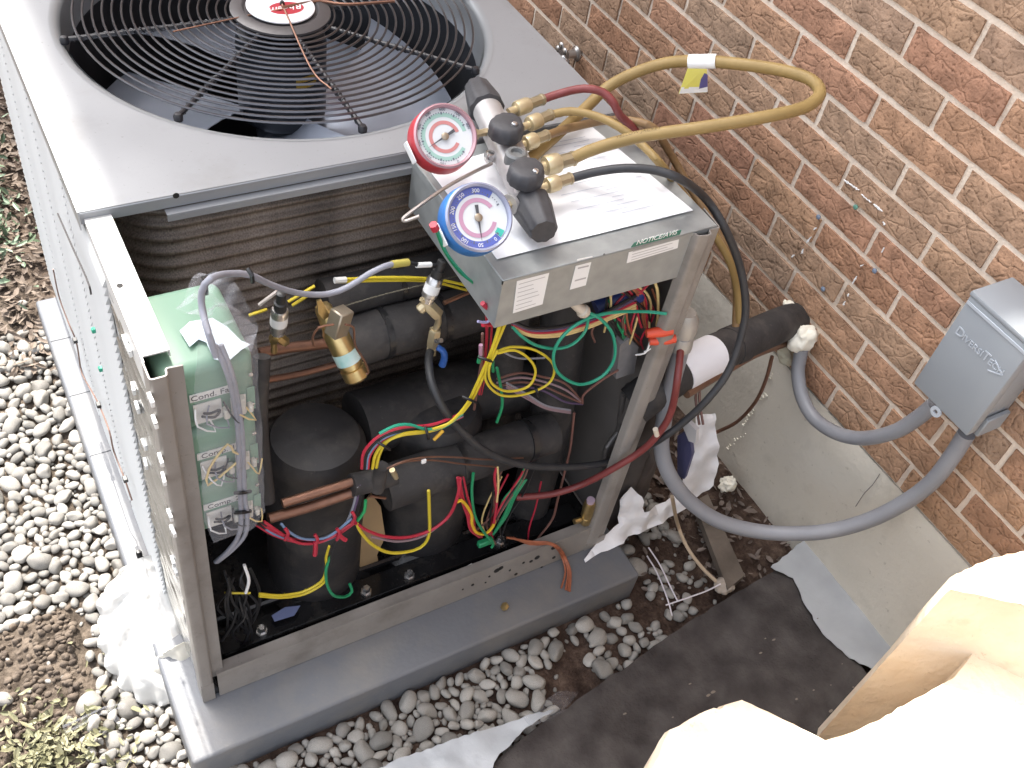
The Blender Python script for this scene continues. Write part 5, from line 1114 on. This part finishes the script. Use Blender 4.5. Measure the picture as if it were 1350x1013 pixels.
G().add(tube([Xp(1018, 470, 1.27), Xp(1010, 500, 1.27), Xp(996, 530, 1.27), Xp(972, 556, 1.26), Xp(945, 570, 1.24), Xp(925, 580, 1.2)], .0042, 8)).link('ground_wire', copper, ls)
for k in (0, 1): G().add(tube([Xp(920 + k * 5, 498, 1.0), Xp(917 + k * 5, 525, 1.0), Xp(922 + k * 5, 560, 1.0)], .0026, 6)).link('control_wire', wbr, ls)
def blob(c, rx, ry, rz, seed, s=3.0, amp=.28):
    bm = bmesh.new(); bmesh.ops.create_icosphere(bm, subdivisions=4, radius=1)
    for v in bm.verts: p = v.co.copy(); k = 1 + amp * noise.noise(p * s * .5 + Vector((seed, 0, 0))) + amp * .4 * noise.noise(p * s * 1.4 + Vector((0, seed, 0))); v.co = Vector((p.x * rx, p.y * ry, p.z * rz)) * k + Vector(c)
    bm.verts.index_update(); r = ([v.co[:] for v in bm.verts], [[v.index for v in f.verts] for f in bm.faces]); bm.free(); return r
fm = thing('spray_foam', 'lumpy cream spray foam sealing the pipe hole in the brick', 'spray foam', tuple(Xp(1058, 450, XW)))
G().add(blob(Xp(1058, 447, XW - .028), .030, .026, .036, 2.1)).link('foam_lump', foam_m, fm); G().add(blob(Xp(1044, 407, XW - .012), .014, .026, .010, 5.3)).link('foam_lump', foam_m, fm); G().add(blob(Xp(1056, 422, XW - .006), .007, .010, .009, 7.3)).link('foam_lump', foam_m, fm); G().add(blob(Xp(1036, 470, XW - .014), .016, .022, .016, 3.3)).link('foam_lump', mat('stained_foam', (.50, .47, .36), .8), fm)
cd = thing('conduit', 'short grey conduit curving from the foam hole to the disconnect box', 'conduit', tuple(Xp(1060, 470, XW - .03)), 'grey flexible conduits')
G().add(tube([Xp(1057, 460, XW - .03), Xp(1052, 490, XW - .035), Xp(1058, 525, XW - .045), Xp(1075, 553, XW - .05), Xp(1105, 572, XW - .052), Xp(1140, 578, XW - .052), Xp(1180, 569, XW - .052), Xp(1210, 551, XW - .052), Xp(1232, 533, XW - .052)], .0145, 18)).link('conduit_tube', conduit_m, cd)
cd2 = thing('conduit', 'long grey conduit sagging from the disconnect box to the unit corner', 'conduit', tuple(Xp(900, 440, .88)), 'grey flexible conduits')
G().add(tube([Xp(1274, 572, XW - .055), Xp(1255, 602, XW - .055), Xp(1228, 636, XW - .058), Xp(1190, 664, XW - .07), Xp(1140, 688, XW - .10), Xp(1080, 702, XW - .15), Xp(1010, 702, XW - .22), Xp(950, 688, XW - .30), Xp(908, 660, XW - .36), Xp(882, 625, XW - .405), Xp(872, 590, .905), Xp(876, 550, .895), Xp(886, 505, .89), Xp(897, 462, .885), Xp(903, 435, .88)], .0155, 18)).link('conduit_tube', conduit_m, cd2)
p, q = Xp(897, 460, .885), Xp(906, 412, .878); G().add(fit(p, q, [(.017, 0), (.020, .03), (.020, .35), (.017, .4), (.023, .45), (.023, .8), (.016, 1)], 10)).link('conduit_fitting', mat('fitting_grey', (.36, .34, .31), .4, .3), cd2)
# disconnect box
dx0, dx1 = XW - .103, XW - .004; dy0, dy1, dz0, dz1 = -.352, -.222, .592, .808
db = thing('disconnect_box', 'grey plastic electrical disconnect box on the brick wall', 'electrical box', (XW - .05, -.285, dz0))
G().add(box(dx0 + .024, dx1, dy0 + .006, dy1 - .006, dz0 + .008, dz1 - .012, .004, seg=2)).link('box_body', pvcbox, db)
G().add(box(dx0, dx0 + .0235, dy0, dy1, dz0, dz1 - .006, .003, seg=2)).link('cover', pvcbox, db)
G().add(box(dx0 - .002, dx1 + .001, dy0 - .002, dy1 + .002, dz1 - .0058, dz1 + .004, .003, seg=2)).link('hood', pvcbox, db)
G().add(box(dx0 - .0025, dx0 - .0005, dy0 + .002, dy1 - .002, dz1 - .020, dz1 - .0135, .0008)).link('hood_lip', mat('lip_grey', (.40, .43, .47), .4), db)
gl = G(); cur = dy1 - .014; zl_ = dz0 + .146
for ch, sz in (('D', .0235), ('IVERSI', .0165), ('T', .0235), ('ECH', .0165)):
    vv_, ff_ = text_geo(ch, sz, (dx0 - .0004, 0, 0), (0, -1, 0), (0, 0, 1), .0010, 'LEFT'); a_ = max(p.y for p in vv_); b_ = min(p.y for p in vv_); c2_ = min(p.z for p in vv_)
    gl.add(([p + Vector((0, cur - a_, zl_ - .008 - c2_)) for p in vv_], ff_)); cur -= (a_ - b_) + .0012
gl.link('raised_lettering', mat('lip_grey', (.27, .298, .33), .5), db, None)
tri = [Vector((dx0, dy0 + .012, dz0 + .140)), Vector((dx0, dy0 + .036, dz0 + .152)), Vector((dx0, dy0 + .036, dz0 + .128))]
g = G()
for i in (0, 1, 2): g.add(tube([tri[i], tri[(i + 1) % 3]], .0016, 6, .05)) if i != 1 else None
g.link('raised_arrow', mat('lip_grey', (.40, .43, .47), .4), db)
hp_ = Vector((dx0 + .004, dy0 + .068, dz0 - .004)); g = G().add(annulus(.0045, .0105, hp_ + Vector((0, 0, -.006)), (-1, 0, 0), 0, .004, 0, 360, 24)); g.link('hasp', mat('lip_grey', (.40, .43, .47), .4), db)
G().add(box(dx0 + .03, dx1 - .01, dy0 - .004, dy0 + .005, dz0 - .012, dz0 + .03, .002)).link('side_tab', pvcbox, db)

# wing nut on the far right casing edge and hose valve on the wall
tp = thing('wall_faucet', 'small chrome hose tap on the brick beside the unit lid', 'tap', tuple(Xp(745, 68, XW)))
c_ = Xp(752, 72, XW - .02); G().add(lathe([(.020, 0), (.020, .004), (.012, .008), (.010, .03)], c_ + Vector((.02, 0, 0)), (-1, 0, 0), 16)).link('tap_flange', chrome, tp)
G().add(lathe([(.010, 0), (.014, .01), (.014, .03), (.010, .04)], c_ + Vector((-.012, 0, -.012)), (-.3, -.4, -.6), 12)).link('tap_body', chrome, tp)
g = G()
for k in range(5):
    a = 2 * math.pi * k / 5; g.add(blob(c_ + Vector((-.03, .017 * math.cos(a), .010 + .017 * math.sin(a))), .005, .010, .010, k, 1, .05))
g.add(lathe([(.012, 0), (.012, .006)], c_ + Vector((-.026, 0, .010)), (-1, 0, 0), 12)); g.link('tap_handle', chrome, tp)

# ------------------------------------------------------------------ LOOSE THINGS ON THE GROUND
def flat(name, poly_px, z, cell, amp, sc, seed, thick, m, label, cat, jitter=0.0):
    pl = [P(u, v, z=z) for u, v in poly_px]; o = pl[0]; pts = [(q.x - o.x, q.y - o.y) for q in pl]
    ob = G().add(patch(pts, o, (1, 0, 0), (0, 1, 0), cell, lambda a, b: amp * fbm(a, b, sc, seed), thick, jitter)).link(name, m); return tag(ob, label, cat)
mat_m = mat('dark_felt', (.034, .029, .028), .9, 0, (.076, .068, .065), 16, .35, 110, spec=.15)
flat('ground_mat', [(795, 900), (850, 862), (905, 822), (960, 788), (1022, 752), (1046, 745), (1075, 790), (1110, 845), (1150, 900), (1240, 1010), (1180, 1110), (900, 1200), (560, 1090), (640, 1013), (700, 965)], ZG + .030, .022, .010, 8, 5, .005, mat_m, 'dark brown felt mat lying on the ground in front of the pale blocks', 'mat', .003)
flat('plastic_sheet', [(1016, 748), (1060, 712), (1085, 722), (1110, 752), (1150, 800), (1205, 862), (1190, 905), (1165, 890), (1120, 868), (1085, 835), (1060, 795), (1046, 762)], ZG + .040, .010, .004, 12, 6, .0012, sheet_m, 'crinkled white plastic sheet between the dark mat and the concrete foundation', 'plastic sheet', .002)
flat('plastic_sheet', [(470, 1030), (520, 1002), (590, 978), (640, 962), (690, 945), (730, 936), (690, 962), (655, 1000), (640, 1040), (560, 1060)], ZG + .046, .010, .007, 14, 7, .0012, sheet_m, 'white plastic sheet on the pebbles at the left end of the dark mat', 'plastic sheet', .002)
flat('plastic_scrap', [(690, 946), (735, 912), (762, 915), (740, 940), (700, 960)], ZG + .050, .01, .01, 30, 3, .001, film, 'thin clear plastic corner lying over the edge of the dark mat', 'plastic scrap')
g = G()
for k in range(26):
    u, v = random.uniform(720, 1130), random.uniform(790, 960); p = P(u, v, z=ZG + .046); s_ = random.uniform(.0012, .0042); vv, ff = low[random.randrange(10)]
    if v > 1000 - (u - 700) * .55 and v > 780 + abs(u - 1045) * .42: g.add(([p + Vector((q[0] * s_ * 1.5, q[1] * s_, q[2] * s_ * .5)) for q in vv], ff))
o = g.link('crumbs', mat('crumb_tan', (.15, .125, .105), .9)); o['kind'] = 'stuff'; tag(o, 'tan crumbs of soil and leaf scattered over the dark mat', 'crumbs')
eb = G().add(prism([P(u, v, z=ZG + .02) for u, v in ((912, 668), (930, 658), (978, 765), (956, 783))], (0, 0, .020))).link('edging_board', mat('old_board', (.085, .067, .052), .9, 0, (.14, .112, .09), 18, .3, 60)); tag(eb, 'weathered grey brown edging board half buried in the soil', 'board')
cb2 = G().add(tube([Xp(886, 655, .95), P(893, 690, z=ZG + .06), P(905, 720, z=ZG + .035), P(925, 748, z=ZG + .03), P(950, 772, z=ZG + .03)], .0042, 8)).link('cable', mat('beige_cable', (.42, .32, .22), .55)); tag(cb2, 'beige cable trailing down over the pebbles beside the unit', 'cable')
st = G().add(blob(P(955, 772, z=ZG + .025), .024, .020, .014, 4.4)).link('stone', mat('beige_stone', (.30, .25, .21), .85, 0, (.38, .33, .28), 20, .2, 60)); tag(st, 'beige rough stone at the end of the beige cable', 'stone')
fo = G().add(blob(P(960, 638, z=ZG + .03), .022, .017, .020, 9.1, 4, .4)).link('foam_lump', foam_m); tag(fo, 'small cream foam lump fallen on the soil by the foundation', 'foam lump')
tw = G()
for pts in (((853, 733), (866, 755), (880, 790), (886, 812)), ((855, 722), (870, 745), (882, 770), (893, 792)), ((878, 798), (893, 793), (930, 780), (950, 770))): tw.add(tube([P(u, v, z=ZG + .045) for u, v in pts], .0017, 5))
tag(tw.link('plastic_netting', mat('net_white', (.62, .58, .62), .5)), 'broken white plastic strands lying on the pebbles beside the pad', 'plastic strands')
bn = thing('brass_nut', 'small brass nut lying on the front of the grey pad', 'nut', tuple(P(667, 800, z=.0)))
G().add(lathe([(.006, 0.0), (.0085, .0005), (.0085, .007), (.006, .008)], P(667, 801, z=.0085), (-.4, .3, .5), 6)).link('nut_body', brass, bn)
# torn white wrapping beside the post
def upright(name, poly_px, yfun, amp, sc, seed, m, label, cat, thick=.002, cell=.012):
    g = G(); pl = [(u, v) for u, v in poly_px]; ys_ = [yfun(u, v) for u, v in pl]; q = [P(u, v, y=y) for (u, v), y in zip(pl, ys_)]
    return q
q = [P(770, 738, z=.004), P(790, 712, z=.012), P(815, 690, z=.03), P(818, 660, z=.10), P(832, 642, z=.13), P(846, 655, z=.10), P(850, 676, z=.05), P(872, 664, z=.03), P(897, 648, z=.03), P(899, 625, z=.08), P(912, 600, z=.13), P(914, 575, z=.19), P(918, 548, z=.23), P(942, 545, z=.22), P(944, 575, z=.16), P(948, 612, z=.08), P(940, 640, z=.03), P(920, 655, z=-.01), P(888, 680, z=-.02), P(860, 695, z=-.02), P(835, 705, z=-.01), P(810, 722, z=.004), P(792, 728, z=.004), P(772, 742, z=.004)]
cen = sum(q, Vector()) / len(q); e1 = (q[13] - q[0]).normalized(); nn_ = Vector((-.45, -.6, .66)); e2 = nn_.cross(e1).normalized()
poly = [((p - cen).dot(e1), (p - cen).dot(e2)) for p in q]; hgt = [(p - cen).dot(e1.cross(e2)) for p in q]
def interp(a, b):
    s = w = 0
    for (x, y), h in zip(poly, hgt):
        k = 1 / ((a - x) ** 2 + (b - y) ** 2 + 1e-5) ** 1.5; s += k * h; w += k
    return s / w
ob = G().add(patch(poly, cen, e1, e2, .011, lambda a, b: interp(a, b) + .010 * fbm(a, b, 24, 4) + .006 * abs(nz3(a, b, 0, 50, 3)), .003, .0015)).link('torn_wrapping', debris_m); tag(ob, 'torn crumpled white wrapping hanging out beside the right post', 'wrapping')
jug = thing('printed_bag', 'dark brown crumpled bag with navy and white print behind the torn wrapping', 'bag', (1.0, .12, -.08))
G().add(blob(Vector((.985, .125, .06)), .055, .075, .155, 6.6, 2.4, .25)).link('bag_body', mat('brown_bag', (.055, .043, .038), .6, 0, (.085, .068, .06), 14, .2, 40), jug)
for nm, px_, m in (('navy_print', ((893, 575), (908, 566), (912, 600), (902, 632), (893, 628)), mat('navy_film', (.06, .06, .13), .5)), ('white_print', ((899, 560), (907, 557), (918, 568), (917, 585), (908, 582)), mat('grey_label', (.50, .48, .48), .6))):
    G().add(prism([Xp(u, v, .965 if nm == 'navy_print' else .955) for u, v in px_], (.01, .004, 0))).link(nm, m, jug)
# milky plastic bag on the left
bagt = thing('plastic_bag', 'bunched milky white plastic bag hanging off the left side of the unit', 'plastic bag', (-.06, .15, -.05))
out = [(236, 722), (203, 728), (163, 742), (138, 757), (118, 784), (110, 812), (115, 838), (124, 864), (142, 894), (172, 918), (205, 933), (230, 926), (248, 904), (254, 870), (250, 835), (243, 800), (240, 765)]
q = [P(u, v, z=.055 - .16 * (v - 735) / 190 + .02) for u, v in out]; cen = sum(q, Vector()) / len(q); e1 = Vector((1, 0, 0)); nn_ = Vector((-.45, -.35, .82)).normalized(); e1 = (e1 - nn_ * e1.dot(nn_)).normalized(); e2 = nn_.cross(e1)
poly = [((p - cen).dot(e1), (p - cen).dot(e2)) for p in q]
def bagh(a, b):
    dmin = min(((a - x) ** 2 + (b - y) ** 2) ** .5 for x, y in poly); e = 1 - math.exp(-dmin / .045)
    an = math.atan2(b - poly[0][1], a - poly[0][0]); ry = math.hypot(a - poly[0][0], b - poly[0][1])
    fold = abs(noise.noise(Vector((an * 3.2, ry * 6, 1.7)))) * .030 + abs(noise.noise(Vector((an * 8.0, ry * 14, 4.1)))) * .012
    return -.022 + .060 * e + (fold - .012) * min(1, ry / .05) + .010 * fbm(a, b, 20, 11)
G().add(patch(poly, cen, e1, e2, .007, bagh, .003, .0015)).link('bag_body', bag_m, bagt, 75)
fl = [(186, 868), (205, 862), (226, 846), (246, 838), (256, 868), (248, 898), (232, 918), (206, 925), (182, 908)]
q = [P(u, v, z=.02 - .10 * (v - 838) / 85) for u, v in fl]; c0 = sum(q, Vector()) / len(q); e1 = (q[4] - q[0]).normalized(); n0 = Vector((-.1, -.85, .5)); e2 = n0.cross(e1).normalized()
pf = [((p - c0).dot(e1), (p - c0).dot(e2)) for p in q]
G().add(patch(pf, c0 + n0 * .012, e1, e2, .006, lambda a, b: .012 * abs(noise.noise(Vector((a * 50 + b * 20, b * 9, 2)))) + .006 * fbm(a, b, 40, 3), .002, .001)).link('bag_flap', mat('shaded_bag_film', (.62, .57, .47), .4, 0, (.72, .68, .60), 24, .15, 40), bagt, 75)  # beige copy of the bag plastic, tinted for its shaded lower part
tail = [(560, 0)]
g = G(); 
tp_ = [P(118, 858, z=ZG + .06), P(128, 868, z=ZG + .05), P(150, 930, z=ZG + .04), P(158, 962, z=ZG + .04)]
g.add(tube([P(85, 962, z=ZG + .04), P(110, 950, z=ZG + .045), P(140, 935, z=ZG + .05), P(165, 930, z=ZG + .045)], [.008, .004], 6)); g.add(tube([P(140, 935, z=ZG + .05), P(155, 950, z=ZG + .045), P(160, 962, z=ZG + .04)], [.006, .003], 6))
tag(g.link('plastic_strip', film), 'twisted clear plastic strip lying on the pebbles below the bag', 'plastic strip')

# ------------------------------------------------------------------ PALE STONE BLOCKS close to the camera
stone_m = mat('pale_stone', (.76, .61, .44), .85, 0, (.82, .69, .53), 14, .4, 60, dirt=((.50, .37, .24), 10, .03, 70))
def rough_block(px, zt, zb_, seed, label, jag):
    top = [P(u, v, z=zt) for u, v in px]; ring = []
    for i in range(len(top)):
        a, b = top[i], top[(i + 1) % len(top)]; n = max(1, int((b - a).length / .012))
        for k in range(n): ring.append(a.lerp(b, k / n))
    cen = sum(ring, Vector()) / len(ring); v = []; f = []; n = len(ring); lv = [(zt, .985), (zt - .012, 1.0), (zt - .10, 1.0), (zt - .25, 1.0), (zb_, 1.01)]
    for li, (z, s) in enumerate(lv):
        for i, p in enumerate(ring):
            d = (p - cen); d.z = 0; j = jag * (nz3(p.x, p.y, z * .6, 60, seed) + .6 * nz3(p.x, p.y, z, 25, seed + 2)); q = cen + d * s + d.normalized() * j; v.append((q.x, q.y, z + (.004 * nz3(p.x, p.y, 0, 40, seed) if li == 0 else 0)))
    for l in range(len(lv) - 1):
        for i in range(n): f.append((l * n + (i + 1) % n, l * n + i, (l + 1) * n + i, (l + 1) * n + (i + 1) % n))
    g = G().add((v, f))
    o = Vector((ring[0].x, ring[0].y, zt)); pts = [(Vector(v[i]).x - o.x, Vector(v[i]).y - o.y) for i in range(n)]
    g.add(patch(pts, o, (1, 0, 0), (0, 1, 0), .02, lambda a, b: .003 * fbm(a, b, 20, seed) , .0005))
    ob = g.link('rough_block', stone_m, None, 35); return tag(ob, label, 'block')
rough_block([(1250, 777), (1258, 757), (1300, 738), (1345, 727), (1440, 690), (1560, 900), (1345, 797)], .52, ZG - .03, 1, 'pale tan block standing upright by the wall, its near face shaded', .004)
rough_block([(868, 985), (880, 962), (905, 948), (936, 932), (946, 934), (950, 928), (972, 921), (1010, 938), (1088, 976), (1130, 962), (1190, 930), (1258, 893), (1300, 838), (1350, 793), (1420, 760), (1500, 1150), (1000, 1300), (800, 1130)], .36, ZG - .03, 2, 'low pale block with a rough chipped edge, fully sunlit', .004)
